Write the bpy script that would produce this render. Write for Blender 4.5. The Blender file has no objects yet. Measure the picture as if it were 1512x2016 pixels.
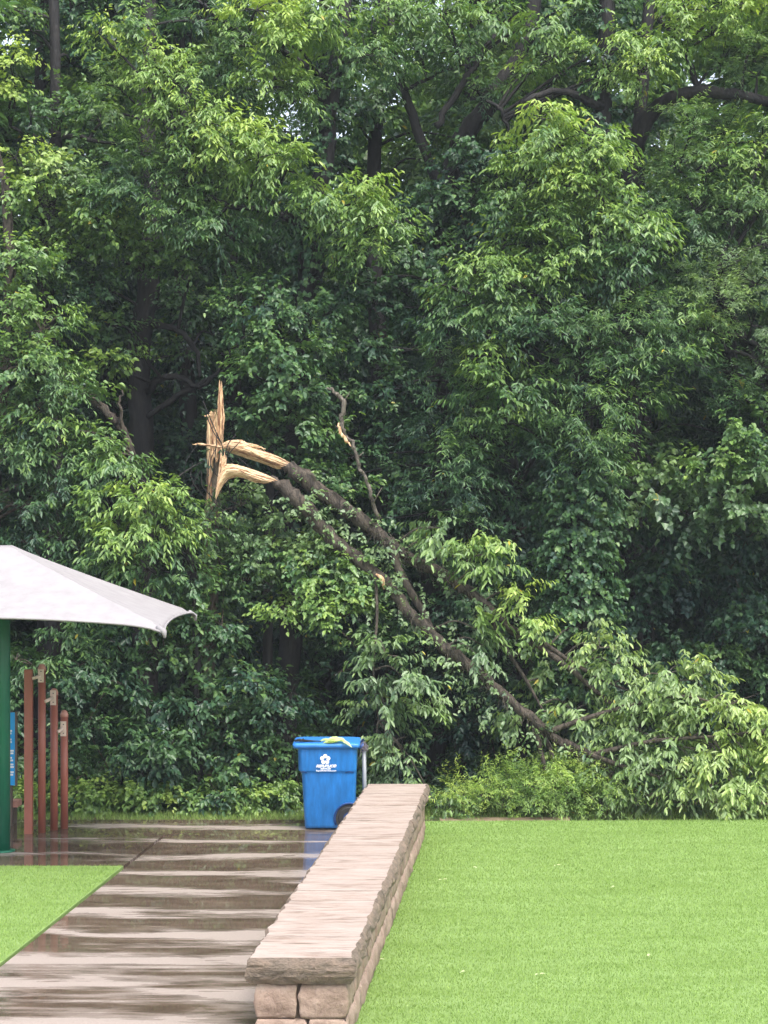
import bpy, bmesh, math, random
import numpy as np
from mathutils import Vector
random.seed(7)
RNG = np.random.default_rng(11)
R = math.radians

# ---------------------------------------------------------------- camera, sky, sun
FPX, CX, HY, H = 3600.0, 756.0, 1065.0, 3.6          # focal length in photo pixels, horizon row, eye height
scene = bpy.context.scene
cam_d = bpy.data.cameras.new('camera'); cam = bpy.data.objects.new('camera', cam_d)
scene.collection.objects.link(cam)
cam.location = (0, 0, H); cam.rotation_euler = (R(90), 0, 0)
cam_d.sensor_fit = 'VERTICAL'; cam_d.sensor_height = 36.0
cam_d.lens = 36.0 * FPX / 2016.0
cam_d.shift_y = (HY - 1008.0) / 2016.0
cam_d.clip_end = 3000
scene.camera = cam

SUN_EL, SUN_AZ = 62.0, 150.0                          # light comes from behind the camera, high, a little from the right
world = bpy.data.worlds.new('World'); scene.world = world
world.use_nodes = True
wn, wl = world.node_tree.nodes, world.node_tree.links
bg = wn['Background']
sky = wn.new('ShaderNodeTexSky'); sky.sky_type = 'NISHITA'; sky.sun_disc = False
sky.sun_elevation = R(SUN_EL); sky.sun_rotation = R(SUN_AZ)
sky.air_density = 1.0; sky.dust_density = 4.0; sky.ozone_density = 1.0
hsv = wn.new('ShaderNodeHueSaturation'); hsv.inputs['Saturation'].default_value = 0.55
wl.new(sky.outputs[0], hsv.inputs['Color']); wl.new(hsv.outputs[0], bg.inputs[0])
bg.inputs[1].default_value = 0.15
sun_d = bpy.data.lights.new('sun', 'SUN'); sun = bpy.data.objects.new('sun', sun_d)
scene.collection.objects.link(sun)
sun_d.energy = 0.8; sun_d.angle = R(22); sun_d.color = (1.0, 0.96, 0.9)
sd = Vector((math.sin(R(SUN_AZ)) * math.cos(R(SUN_EL)), math.cos(R(SUN_AZ)) * math.cos(R(SUN_EL)), math.sin(R(SUN_EL))))
sun.rotation_euler = sd.to_track_quat('Z', 'Y').to_euler()
sun.location = sd * 60
scene.view_settings.view_transform = 'Standard'; scene.view_settings.look = 'None'
scene.view_settings.exposure = 1.72; scene.view_settings.gamma = 1.0
try:
    scene.cycles.max_bounces = 8; scene.cycles.diffuse_bounces = 4; scene.cycles.glossy_bounces = 3
    scene.cycles.transmission_bounces = 4; scene.cycles.caustics_reflective = False; scene.cycles.caustics_refractive = False
except Exception:
    pass

# ---------------------------------------------------------------- helpers
def P(px, py, D):                                     # a point of the place from its bearing and distance
    return np.array([(px - CX) / FPX * D, D, H + (HY - py) / FPX * D])
def G(px, py, z=0.0):                                 # a point of the ground
    D = FPX * (H - z) / (py - HY)
    return ((px - CX) / FPX * D, D)
def link(o, parent=None):
    scene.collection.objects.link(o)
    if parent is not None:
        o.parent = parent
        o.matrix_parent_inverse = parent.matrix_basis.inverted()
    return o
def tag(o, label=None, cat=None, group=None, kind=None):
    if label: o['label'] = label
    if cat: o['category'] = cat
    if group: o['group'] = group
    if kind: o['kind'] = kind
    return o
def empty(name, loc, label=None, cat=None, group=None, rz=0.0):
    o = bpy.data.objects.new(name, None); o.empty_display_size = 0.2
    o.location = loc; o.rotation_euler = (0, 0, rz)
    scene.collection.objects.link(o)
    o.matrix_basis                                      # location and rotation are in the basis
    return tag(o, label, cat, group)

class MB:                                             # collects shapes, builds ONE mesh object
    def __init__(s): s.v = []; s.f = []; s.n = 0; s.mi = []
    def add(s, vs, fs, mi=0):
        vs = [tuple(map(float, p)) for p in vs]
        s.v += vs; s.f += [tuple(i + s.n for i in f) for f in fs]; s.mi += [mi] * len(fs); s.n += len(vs)
    def box(s, c, d, rz=0.0, taper=1.0, mi=0):
        x, y, z = d[0] / 2, d[1] / 2, d[2] / 2
        ca, sa = math.cos(rz), math.sin(rz)
        vs = []
        for k, (a, b, e) in enumerate([(-x, -y, -z), (x, -y, -z), (x, y, -z), (-x, y, -z), (-x, -y, z), (x, -y, z), (x, y, z), (-x, y, z)]):
            t = taper if e > 0 else 1.0
            a *= t; b *= t
            vs.append((c[0] + a * ca - b * sa, c[1] + a * sa + b * ca, c[2] + e))
        s.add(vs, [(0, 3, 2, 1), (4, 5, 6, 7), (0, 1, 5, 4), (1, 2, 6, 5), (2, 3, 7, 6), (3, 0, 4, 7)], mi)
    def tube(s, pts, rad, n=8, cap=True, flat=None, mi=0):
        pts = np.asarray(pts, float); m = len(pts)
        rad = np.full(m, rad) if np.isscalar(rad) else np.asarray(rad, float)
        tan = np.gradient(pts, axis=0); tan /= (np.linalg.norm(tan, axis=1)[:, None] + 1e-9)
        ref = np.array([0., 1, 0]) if abs(tan[0][1]) < 0.85 else np.array([1., 0, 0])
        vs = []
        for i in range(m):
            a = np.cross(tan[i], ref); a /= np.linalg.norm(a) + 1e-9
            b = np.cross(tan[i], a)
            for k in range(n):
                th = 2 * math.pi * k / n
                vs.append(pts[i] + rad[i] * (math.cos(th) * a + math.sin(th) * b * (flat or 1.0)))
        fs = [(i * n + k, i * n + (k + 1) % n, (i + 1) * n + (k + 1) % n, (i + 1) * n + k) for i in range(m - 1) for k in range(n)]
        if cap: fs += [tuple(range(n))[::-1], tuple((m - 1) * n + k for k in range(n))]
        s.add(vs, fs, mi)
    def lathe(s, prof, c=(0, 0, 0), n=20, mi=0):      # prof: (radius, z)
        vs = [(c[0] + r * math.cos(2 * math.pi * k / n), c[1] + r * math.sin(2 * math.pi * k / n), c[2] + z) for r, z in prof for k in range(n)]
        fs = [(i * n + k, i * n + (k + 1) % n, (i + 1) * n + (k + 1) % n, (i + 1) * n + k) for i in range(len(prof) - 1) for k in range(n)]
        fs += [tuple(range(n))[::-1], tuple((len(prof) - 1) * n + k for k in range(n))]
        s.add(vs, fs, mi)
    def build(s, name, mats, parent=None, smooth=False):
        me = bpy.data.meshes.new(name); me.from_pydata(s.v, [], s.f)
        for m in (mats if isinstance(mats, (list, tuple)) else [mats]): me.materials.append(m)
        if s.n:
            me.polygons.foreach_set('material_index', s.mi)
            if smooth: me.polygons.foreach_set('use_smooth', [True] * len(me.polygons))
        me.update()
        return link(bpy.data.objects.new(name, me), parent)

def smooth_path(pts, sub=6):                          # Catmull-Rom through (x, y, z, r)
    p = np.asarray(pts, float)
    if len(p) < 3:
        t = np.linspace(0, 1, sub + 1)[:, None]; return p[0] * (1 - t) + p[1] * t
    q = np.vstack([2 * p[0] - p[1], p, 2 * p[-1] - p[-2]]); out = []
    for i in range(1, len(q) - 2):
        for t in np.linspace(0, 1, sub, endpoint=False):
            a, b, c, d = q[i - 1:i + 3]
            out.append(0.5 * (2 * b + (c - a) * t + (2 * a - 5 * b + 4 * c - d) * t * t + (3 * b - a - 3 * c + d) * t ** 3))
    out.append(q[-2]); return np.array(out)

# ---------------------------------------------------------------- materials
def mat(name, color=(0.5, 0.5, 0.5), rough=0.6, metal=0.0, spec=0.5):
    m = bpy.data.materials.new(name); m.use_nodes = True
    b = m.node_tree.nodes['Principled BSDF']
    b.inputs['Base Color'].default_value = (*color, 1); b.inputs['Roughness'].default_value = rough
    b.inputs['Metallic'].default_value = metal
    b.inputs['Specular IOR Level'].default_value = spec
    return m, m.node_tree.nodes, m.node_tree.links, b
def coords(n, l, scale=(1, 1, 1), rot=(0, 0, 0)):
    tc = n.new('ShaderNodeNewGeometry'); mp = n.new('ShaderNodeMapping')
    mp.inputs['Scale'].default_value = scale; mp.inputs['Rotation'].default_value = rot
    l.new(tc.outputs['Position'], mp.inputs['Vector']); return mp.outputs[0]
def noise(n, l, vec, scale, detail=4, rough=0.55, dist=0.0):
    t = n.new('ShaderNodeTexNoise'); t.inputs['Scale'].default_value = scale; t.inputs['Detail'].default_value = detail
    t.inputs['Roughness'].default_value = rough; t.inputs['Distortion'].default_value = dist
    l.new(vec, t.inputs['Vector']); return t.outputs['Fac']
def ramp(n, l, fac, stops):
    r = n.new('ShaderNodeValToRGB'); e = r.color_ramp.elements
    while len(e) < len(stops): e.new(0.5)
    for i, (p, c) in enumerate(stops):
        e[i].position = p; e[i].color = (*c, 1) if len(c) == 3 else c
    l.new(fac, r.inputs[0]); return r.outputs[0]
def bump(n, l, b, h, strength=0.5, dist=0.01):
    t = n.new('ShaderNodeBump'); t.inputs['Strength'].default_value = strength; t.inputs['Distance'].default_value = dist
    l.new(h, t.inputs['Height']); l.new(t.outputs[0], b.inputs['Normal']); return t
def mix(n, l, fac, a, b, typ='MIX'):
    t = n.new('ShaderNodeMix'); t.data_type = 'RGBA'; t.blend_type = typ
    if hasattr(fac, 'is_linked'): l.new(fac, t.inputs[0])
    else: t.inputs[0].default_value = fac
    for s, v in ((t.inputs[6], a), (t.inputs[7], b)):
        if hasattr(v, 'is_linked'): l.new(v, s)
        else: s.default_value = (*v, 1)
    return t.outputs[2]
def math_n(n, l, op, a, b=0.0, clamp=False):
    t = n.new('ShaderNodeMath'); t.operation = op; t.use_clamp = clamp
    for s, v in ((t.inputs[0], a), (t.inputs[1], b)):
        if hasattr(v, 'is_linked'): l.new(v, s)
        else: s.default_value = v
    return t.outputs[0]

def leaf_material(name, rough=0.38, trans=0.34, spec=0.5):
    m, n, l, b = mat(name, rough=rough, spec=spec)
    at = n.new('ShaderNodeAttribute'); at.attribute_name = 'leaf_color'
    l.new(at.outputs['Color'], b.inputs['Base Color'])
    tr = n.new('ShaderNodeBsdfTranslucent')
    c = mix(n, l, 1.0, at.outputs['Color'], (1.25, 1.3, 0.7), 'MULTIPLY'); l.new(c, tr.inputs[0])
    ms = n.new('ShaderNodeMixShader'); ms.inputs[0].default_value = trans
    l.new(b.outputs[0], ms.inputs[1]); l.new(tr.outputs[0], ms.inputs[2])
    l.new(ms.outputs[0], n['Material Output'].inputs[0]); return m
M = {}
M['leaf'] = leaf_material('leaf')
M['grass'] = leaf_material('grass_blade', 0.5, 0.3, 0.3)

def bark(name, c1, c2, sc=9.0, rough=0.75):
    m, n, l, b = mat(name, rough=rough, spec=0.35)
    v = coords(n, l, (1, 1, 0.3)); f = noise(n, l, v, sc, 6, 0.65, 0.6); f2 = noise(n, l, v, sc * 4, 4)
    l.new(ramp(n, l, f, [(0.36, c1), (0.62, c2)]), b.inputs['Base Color'])
    bump(n, l, b, math_n(n, l, 'ADD', f, f2), 0.9, 0.02); return m
M['bark'] = bark('wet_dark_bark', (0.006, 0.006, 0.007), (0.024, 0.021, 0.02))
M['bark_grey'] = bark('grey_bark', (0.05, 0.042, 0.034), (0.17, 0.15, 0.12), 16)
M['bark_stump'] = bark('weathered_stump_bark', (0.05, 0.038, 0.026), (0.19, 0.15, 0.11), 14)
M['bark_brown'] = bark('brown_bark', (0.014, 0.011, 0.009), (0.10, 0.08, 0.062), 20)
M['twig'] = bark('twig_bark', (0.03, 0.027, 0.022), (0.1, 0.085, 0.065), 12)
for key, rot in (('heart', 0.0), ('heart_across', R(-72))):
    m, n, l, b = mat('splintered_heartwood', rough=0.6, spec=0.3)
    v0 = coords(n, l, (1, 1, 1), (0, rot, 0)); mp = n.new('ShaderNodeMapping'); mp.inputs['Scale'].default_value = (1, 1, 0.07); l.new(v0, mp.inputs[0])
    f = noise(n, l, mp.outputs[0], 34, 4, 0.6, 0.3); g = noise(n, l, mp.outputs[0], 9, 3, 0.5)
    c = ramp(n, l, f, [(0.34, (0.30, 0.14, 0.07)), (0.44, (0.58, 0.37, 0.20)), (0.62, (0.72, 0.54, 0.33))])
    l.new(mix(n, l, ramp(n, l, g, [(0.4, (0, 0, 0)), (0.6, (.35, .35, .35))]), c, (0.6, 0.36, 0.24)), b.inputs['Base Color'])
    bump(n, l, b, f, 0.9, 0.02); M[key] = m

M['heart_dark'] = bark('dark_reddish_heartwood', (0.16, 0.07, 0.04), (0.36, 0.19, 0.11), 20)  # darker reddish tone for a random share of the torn fibres
# concrete, rain-wet: sheets of water between slightly raised dry ridges
m, n, l, b = mat('wet_concrete')
v = coords(n, l, (1, 1, 1), (0, 0, R(4.7)))
sx = n.new('ShaderNodeSeparateXYZ'); l.new(v, sx.inputs[0])
v2 = coords(n, l, (0.38, 1.5, 1), (0, 0, R(4.7))); st = noise(n, l, coords(n, l, (0.35, 9, 1)), 1.0, 5, 0.65, 0.2)
big = noise(n, l, v2, 1.0, 4, 0.6, 0.7); big2 = noise(n, l, coords(n, l, (0.9, 3.4, 1)), 1.7, 5, 0.65, 0.4)
wob = noise(n, l, coords(n, l, (0.5, 0.4, 1)), 1.2, 2)
yy = math_n(n, l, 'ADD', sx.outputs[1], math_n(n, l, 'MULTIPLY', wob, 0.75))
rid = math_n(n, l, 'SINE', math_n(n, l, 'MULTIPLY', yy, 2 * math.pi / 1.04))
rid = math_n(n, l, 'MULTIPLY', math_n(n, l, 'ADD', rid, math_n(n, l, 'MULTIPLY', math_n(n, l, 'POWER', math_n(n, l, 'MAXIMUM', rid, 0.0), 6.0), 1.3)), 0.066)
h = math_n(n, l, 'ADD', math_n(n, l, 'ADD', math_n(n, l, 'MULTIPLY', big, 0.75), math_n(n, l, 'ADD', math_n(n, l, 'MULTIPLY', big2, 0.28), math_n(n, l, 'MULTIPLY', math_n(n, l, 'SUBTRACT', st, 0.5), 0.34))), rid)
near = math_n(n, l, 'MULTIPLY', math_n(n, l, 'SUBTRACT', 19.0, sx.outputs[1]), 0.012)
h = math_n(n, l, 'ADD', h, near)
dry = ramp(n, l, h, [(0.515, (0, 0, 0)), (0.655, (1, 1, 1))])
fine = noise(n, l, coords(n, l), 60, 4, 0.7)
dc = ramp(n, l, fine, [(0.3, (0.25, 0.205, 0.175)), (0.7, (0.38, 0.325, 0.29))])
wc = ramp(n, l, big2, [(0.3, (0.06, 0.043, 0.03)), (0.7, (0.15, 0.11, 0.08))])
l.new(mix(n, l, dry, wc, dc), b.inputs['Base Color'])
rr = ramp(n, l, h, [(0.47, (0.035,) * 3), (0.58, (0.12,) * 3), (0.68, (0.42,) * 3)]); l.new(rr, b.inputs['Roughness'])
bump(n, l, b, math_n(n, l, 'MULTIPLY', fine, dry), 0.25, 0.004); M['concrete'] = m

m, n, l, b = mat('soil', rough=0.9); f = noise(n, l, coords(n, l), 5, 6)
l.new(ramp(n, l, f, [(0.3, (0.035, 0.025, 0.016)), (0.6, (0.09, 0.06, 0.035)), (0.8, (0.05, 0.07, 0.025))]), b.inputs['Base Color'])
bump(n, l, b, f, 0.8, 0.05); M['soil'] = m
m, n, l, b = mat('dark_hill_backdrop', rough=0.95, spec=0.1); f = noise(n, l, coords(n, l), 2.5, 6, 0.7)
l.new(ramp(n, l, f, [(0.35, (0.006, 0.016, 0.010)), (0.7, (0.025, 0.05, 0.024))]), b.inputs['Base Color']); M['hill'] = m
m, n, l, b = mat('brown_edge', rough=0.5); f = noise(n, l, coords(n, l), 9, 5)
l.new(ramp(n, l, f, [(0.3, (0.16, 0.11, 0.075)), (0.7, (0.32, 0.24, 0.17))]), b.inputs['Base Color']); M['edge'] = m
m, n, l, b = mat('turf_backing', rough=0.85, spec=0.2)
f = noise(n, l, coords(n, l, (1, 1, 1)), 55, 5, 0.75); f2 = noise(n, l, coords(n, l, (0.5, 2.2, 1), (0, 0, 0.06)), 1.3, 5, 0.6)
c = ramp(n, l, f, [(0.3, (0.12, 0.205, 0.045)), (0.7, (0.24, 0.36, 0.10))])
l.new(mix(n, l, ramp(n, l, f2, [(0.35, (0, 0, 0)), (0.7, (1, 1, 1))]), c, (0.26, 0.38, 0.13)), b.inputs['Base Color'])
n_ = [x for x in n if x.type == 'MIX'][-1]
bump(n, l, b, f, 1.0, 0.02); M['turf'] = m

def stone(name, cols, rough=0.6, sc=5, bs=0.5, bd=0.02, stretch=(1, 1, 1)):
    m, n, l, b = mat(name, rough=rough, spec=0.4)
    v = coords(n, l, stretch); f = noise(n, l, v, sc, 7, 0.65, 0.5); g = noise(n, l, v, sc * 7, 5, 0.7)
    h = math_n(n, l, 'ADD', f, math_n(n, l, 'MULTIPLY', g, 0.5))
    st = [(0.28 + 0.5 * i / (len(cols) - 1), c) for i, c in enumerate(cols)]
    l.new(mix(n, l, 0.3, ramp(n, l, f, st), ramp(n, l, g, st)), b.inputs['Base Color'])
    bump(n, l, b, h, bs, bd); return m
M['cap_top'] = stone('pale_sandstone_top', [(0.16, 0.09, 0.055), (0.35, 0.275, 0.23), (0.44, 0.365, 0.32), (0.475, 0.41, 0.365)], 0.5, 2.4, 0.8, 0.03, (1.0, 4.5, 1))
m = M['cap_top']; n, l = m.node_tree.nodes, m.node_tree.links; b = n['Principled BSDF']; old = b.inputs['Base Color'].links[0].from_socket
ck = noise(n, l, coords(n, l, (1.1, 15, 1)), 1.5, 5, 0.6, 0.4); wide = noise(n, l, coords(n, l, (1.3, 2, 1)), 1.7, 2)
ck = math_n(n, l, 'ADD', ck, math_n(n, l, 'MULTIPLY', wide, 0.35))
l.new(mix(n, l, ramp(n, l, ck, [(0.76, (0, 0, 0)), (0.84, (.75, .75, .75))]), old, (0.10, 0.06, 0.035)), b.inputs['Base Color'])
M['cap_side'] = stone('rough_sandstone_edge', [(0.04, 0.036, 0.028), (0.19, 0.15, 0.115), (0.30, 0.22, 0.165), (0.42, 0.35, 0.28)], 0.7, 7, 1.0, 0.06, (1, 1, 2))
M['block'] = stone('split_sandstone_block', [(0.14, 0.09, 0.065), (0.32, 0.23, 0.18), (0.46, 0.37, 0.30)], 0.7, 4, 0.8, 0.03)
M['mortar'] = mat('mortar', (0.1, 0.075, 0.055), 0.9)[0]

def painted(name, c, rough=0.4, var=0.12, spec=0.5, sc=(3, 3, 0.7)):
    m, n, l, b = mat(name, c, rough, spec=spec)
    f = noise(n, l, coords(n, l, sc), 6, 5, 0.6)
    a = tuple(x * (1 - var) for x in c); d = tuple(min(1, x * (1 + var)) for x in c)
    l.new(ramp(n, l, f, [(0.3, a), (0.7, d)]), b.inputs['Base Color']); bump(n, l, b, f, 0.06, 0.01); return m
M['green'] = painted('green_paint', (0.008, 0.125, 0.07), 0.4, 0.15, sc=(14, 14, 0.3))
M['brown'] = painted('brown_powder_coat', (0.32, 0.105, 0.07), 0.5)
M['tan'] = painted('tan_metal', (0.75, 0.6, 0.5), 0.5)
M['pinkcap'] = painted('worn_brown_cap', (0.55, 0.27, 0.21), 0.45)
M['blue'] = painted('blue_plastic', (0.014, 0.16, 0.46), 0.42, 0.24)
M['bluelid'] = painted('blue_lid_plastic', (0.03, 0.19, 0.55), 0.38, 0.1)
M['bluedark'] = painted('deep_blue_plastic', (0.006, 0.04, 0.16), 0.5)
M['signblue'] = painted('sign_blue', (0.0, 0.34, 0.80), 0.35, 0.05)
M['white'] = mat('white_ink', (0.85, 0.87, 0.88), 0.5)[0]
M['tyre'] = mat('black_rubber', (0.018, 0.018, 0.02), 0.7)[0]
M['steel'] = painted('galvanised_steel', (0.22, 0.235, 0.25), 0.45, 0.1)
M['chain'] = painted('dark_chain', (0.12, 0.1, 0.12), 0.5)
M['wood_grey'] = painted('weathered_timber', (0.13, 0.1, 0.08), 0.75, 0.3, sc=(8, 8, 0.5))
m, n, l, b = mat('white_shade_fabric', rough=0.75, spec=0.2)
f = noise(n, l, coords(n, l, (2, 2, 0.7)), 3, 5, 0.6); g = noise(n, l, coords(n, l, (12, 12, 1.2), (0, 0.5, 0)), 1.6, 3)
c = ramp(n, l, f, [(0.3, (0.25, 0.236, 0.242)), (0.7, (0.305, 0.29, 0.295))])
l.new(mix(n, l, ramp(n, l, g, [(0.68, (0, 0, 0)), (0.78, (0.5, 0.5, 0.5))]), c, (0.45, 0.42, 0.45)), b.inputs['Base Color'])
w = n.new('ShaderNodeTexWave'); w.inputs['Scale'].default_value = 14; w.bands_direction = 'Z'; l.new(coords(n, l), w.inputs[0])
bump(n, l, b, math_n(n, l, 'ADD', f, math_n(n, l, 'MULTIPLY', w.outputs['Fac'], 0.05)), 0.2, 0.03); M['fabric'] = m

# ---------------------------------------------------------------- leaves
KINDS = {   # leaf length, width/length, widest-point profile, droop, leaves per spray, spray length, normal weights (up, out)
    'lance': dict(L=0.112, w=0.30, prof=(0.85, 1.0), droop=0.95, K=11, S=0.42, up=1.0, out=0.5),
    'ovate': dict(L=0.090, w=0.62, prof=(1.0, 0.80), droop=0.70, K=9, S=0.34, up=0.7, out=0.8),
    'ivy':   dict(L=0.075, w=0.85, prof=(1.0, 0.70), droop=0.9, K=9, S=0.26, up=0.35, out=1.3),
    'fine':  dict(L=0.070, w=0.20, prof=(1.0, 0.95), droop=0.45, K=22, S=0.50, up=1.0, out=0.3),
    'pinn':  dict(L=0.105, w=0.22, prof=(1.0, 0.90), droop=0.75, K=15, S=0.48, up=0.9, out=0.5),
    'big':   dict(L=0.170, w=0.50, prof=(1.0, 0.90), droop=0.7, K=7, S=0.5, up=0.8, out=0.6),
    'fallen':dict(L=0.135, w=0.31, prof=(0.9, 1.0), droop=1.25, K=10, S=0.40, up=0.5, out=0.9),
}
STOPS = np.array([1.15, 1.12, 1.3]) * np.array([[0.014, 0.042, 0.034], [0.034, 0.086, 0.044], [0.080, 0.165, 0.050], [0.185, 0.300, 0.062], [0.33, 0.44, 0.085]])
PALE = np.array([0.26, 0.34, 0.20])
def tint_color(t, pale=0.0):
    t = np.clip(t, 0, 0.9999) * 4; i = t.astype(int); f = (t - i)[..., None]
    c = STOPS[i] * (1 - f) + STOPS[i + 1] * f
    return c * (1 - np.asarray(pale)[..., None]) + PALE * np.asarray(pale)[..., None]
def unit(a): return a / (np.linalg.norm(a, axis=-1, keepdims=True) + 1e-9)

class Leaves:
    def __init__(s): s.b = []; s.d = []; s.nm = []; s.L = []; s.W = []; s.c = []; s.p0 = []; s.p1 = []
    def add(s, b, d, nm, L, W, c, prof):
        k = len(b); s.b.append(b); s.d.append(d); s.nm.append(nm); s.L.append(L); s.W.append(W); s.c.append(c)
        s.p0.append(np.full(k, prof[0])); s.p1.append(np.full(k, prof[1]))
    def sprays(s, org, out, kind, tint, size=1.0, pale=0.0, yellow=0.0):
        """org (S,3) twig-tip positions, out (S,3) outward directions, tint (S,)"""
        k = KINDS[kind]; S = len(org); K = k['K']
        if S == 0: return
        out = unit(out + RNG.normal(0, 0.3, out.shape)); t = (np.arange(K) + 0.3) / K
        Ls = k['S'] * size * RNG.uniform(0.6, 1.25, S)
        drop = k['droop'] * RNG.uniform(0.25, 0.9, S)
        pos = org[:, None] + out[:, None] * (t[None, :, None] * Ls[:, None, None])
        pos[:, :, 2] -= (t[None] ** 2) * (Ls * drop)[:, None] * 0.6
        pos += RNG.normal(0, 0.02 * size, pos.shape)
        side = np.cross(out, [0, 0, 1.0]); side = unit(side + RNG.normal(0, 0.25, side.shape))
        sg = np.where(np.arange(K) % 2 == 0, 1.0, -1.0); last = (np.arange(K) == K - 1)
        sg = np.where(last, 0.0, sg)
        d = out[:, None] * (0.55 + 0.5 * t[None, :, None]) + side[:, None] * sg[None, :, None] * 0.85
        d = d + RNG.normal(0, 0.22, d.shape); d = unit(d)
        d[:, :, 2] -= (k['droop'] * RNG.uniform(0.4, 1.2, (S, K))); d = unit(d)
        nm = np.array([0, 0, k['up']]) + out[:, None] * k['out'] + RNG.normal(0, 0.33, d.shape)
        nm = unit(nm - d * np.sum(nm * d, -1, keepdims=True))
        L = k['L'] * size * RNG.uniform(0.6, 1.2, (S, K)); W = L * k['w'] * RNG.uniform(0.8, 1.2, (S, K))
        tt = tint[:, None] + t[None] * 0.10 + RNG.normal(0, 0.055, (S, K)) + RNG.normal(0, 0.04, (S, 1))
        pl = np.clip(pale * RNG.uniform(0.2, 1.5, (S, K)), 0, 0.95) if pale > 0 else np.zeros((S, K))
        c = tint_color(tt, pl)
        yl = RNG.random((S, K)) < (0.0012 + yellow)
        c[yl] = np.array([0.42, 0.36, 0.05])
        f = lambda a: a.reshape(-1, a.shape[-1])
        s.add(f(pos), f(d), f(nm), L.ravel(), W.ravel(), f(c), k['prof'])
    def build(s, name, parent, material=None, fold=0.22):
        b, d, nm = (np.vstack(x) for x in (s.b, s.d, s.nm)); L, W, p0, p1 = (np.concatenate(x) for x in (s.L, s.W, s.p0, s.p1))
        c = np.vstack(s.c); N = len(b); sd_ = np.cross(d, nm)
        V = np.empty((N, 6, 3)); h = (W / 2)[:, None]; Lc = L[:, None]; up = nm * (W * fold)[:, None]
        V[:, 0] = b
        V[:, 1] = b + d * Lc * 0.28 + sd_ * h * p0[:, None] + up
        V[:, 2] = b + d * Lc * 0.62 + sd_ * h * p1[:, None] + up - nm * Lc * 0.03
        V[:, 3] = b + d * Lc - nm * Lc * 0.14
        V[:, 4] = b + d * Lc * 0.62 - sd_ * h * p1[:, None] + up - nm * Lc * 0.03
        V[:, 5] = b + d * Lc * 0.28 - sd_ * h * p0[:, None] + up
        me = bpy.data.meshes.new(name); me.vertices.add(N * 6); me.vertices.foreach_set('co', V.astype(np.float32).ravel())
        me.loops.add(N * 8); me.polygons.add(N * 2)
        q = np.array([0, 1, 2, 3, 0, 3, 4, 5]); idx = (np.arange(N)[:, None] * 6 + q[None]).ravel()
        me.loops.foreach_set('vertex_index', idx.astype(np.int32))
        me.polygons.foreach_set('loop_start', (np.arange(N * 2) * 4).astype(np.int32))
        me.update(calc_edges=True)
        at = me.attributes.new('leaf_color', 'FLOAT_COLOR', 'POINT')
        col = np.ones((N * 6, 4), np.float32); col[:, :3] = np.repeat(c, 6, axis=0); at.data.foreach_set('color', col.ravel())
        me.materials.append(material or M['leaf'])
        return link(bpy.data.objects.new(name, me), parent)

TOTAL = [0]
def clump(lv, wood, c, r, kind, tint, dens=1.0, size=1.0, pale=0.0, depth=0.8, twigs=True, yellow=0.0, flat=0.75):
    """a leafy branch end: twigs fan out of c, sprays droop from the outer half of each twig"""
    s0 = RNG.uniform(.74, 1.08); tint = tint + RNG.normal(0, .06); size_n = size; size = size * s0
    T = max(3, int(22 * dens * (r / 0.6) ** 1.6 / size_n / s0))
    u = unit(RNG.normal(0, 1, (T, 3)) + np.array([0, -0.25, 0.25]))
    rad = r * RNG.uniform(0.55, 1.08, T)
    ends = c + u * rad[:, None] * np.array([1, depth, flat])
    org = []; out = []; tn = []
    for i in range(T):
        m = RNG.integers(3, 6)
        for j in range(m):
            t = 0.45 + 0.6 * (j + RNG.random()) / m
            org.append(c + (ends[i] - c) * t + RNG.normal(0, 0.05, 3)); out.append(u[i] * np.array([1, 1, 0.35]) + [0, 0, 0.1])
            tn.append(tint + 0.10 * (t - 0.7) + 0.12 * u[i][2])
        if twigs and i % 2 == 0:
            mid = (c + ends[i]) / 2 + np.array([0, 0, 0.06 * r])
            wood.tube([c, mid, ends[i]], [0.011, 0.008, 0.004], 3, False)
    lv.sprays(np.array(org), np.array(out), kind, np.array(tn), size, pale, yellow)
    TOTAL[0] += len(org) * KINDS[kind]['K']

def wpath(spec):                                      # [(px, py, D, r_m)] -> smooth world path
    return smooth_path([(*P(a, b_, D), r) for a, b_, D, r in spec])
def nearest(paths, c):
    best = None
    for pth in paths:
        d = np.linalg.norm(pth[:, :3] - c, axis=1) + np.maximum(0, pth[:, 2] - c[2] + 0.2) * 2
        i = int(np.argmin(d))
        if best is None or d[i] < best[0]: best = (d[i], pth[i])
    return best[1]

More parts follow.
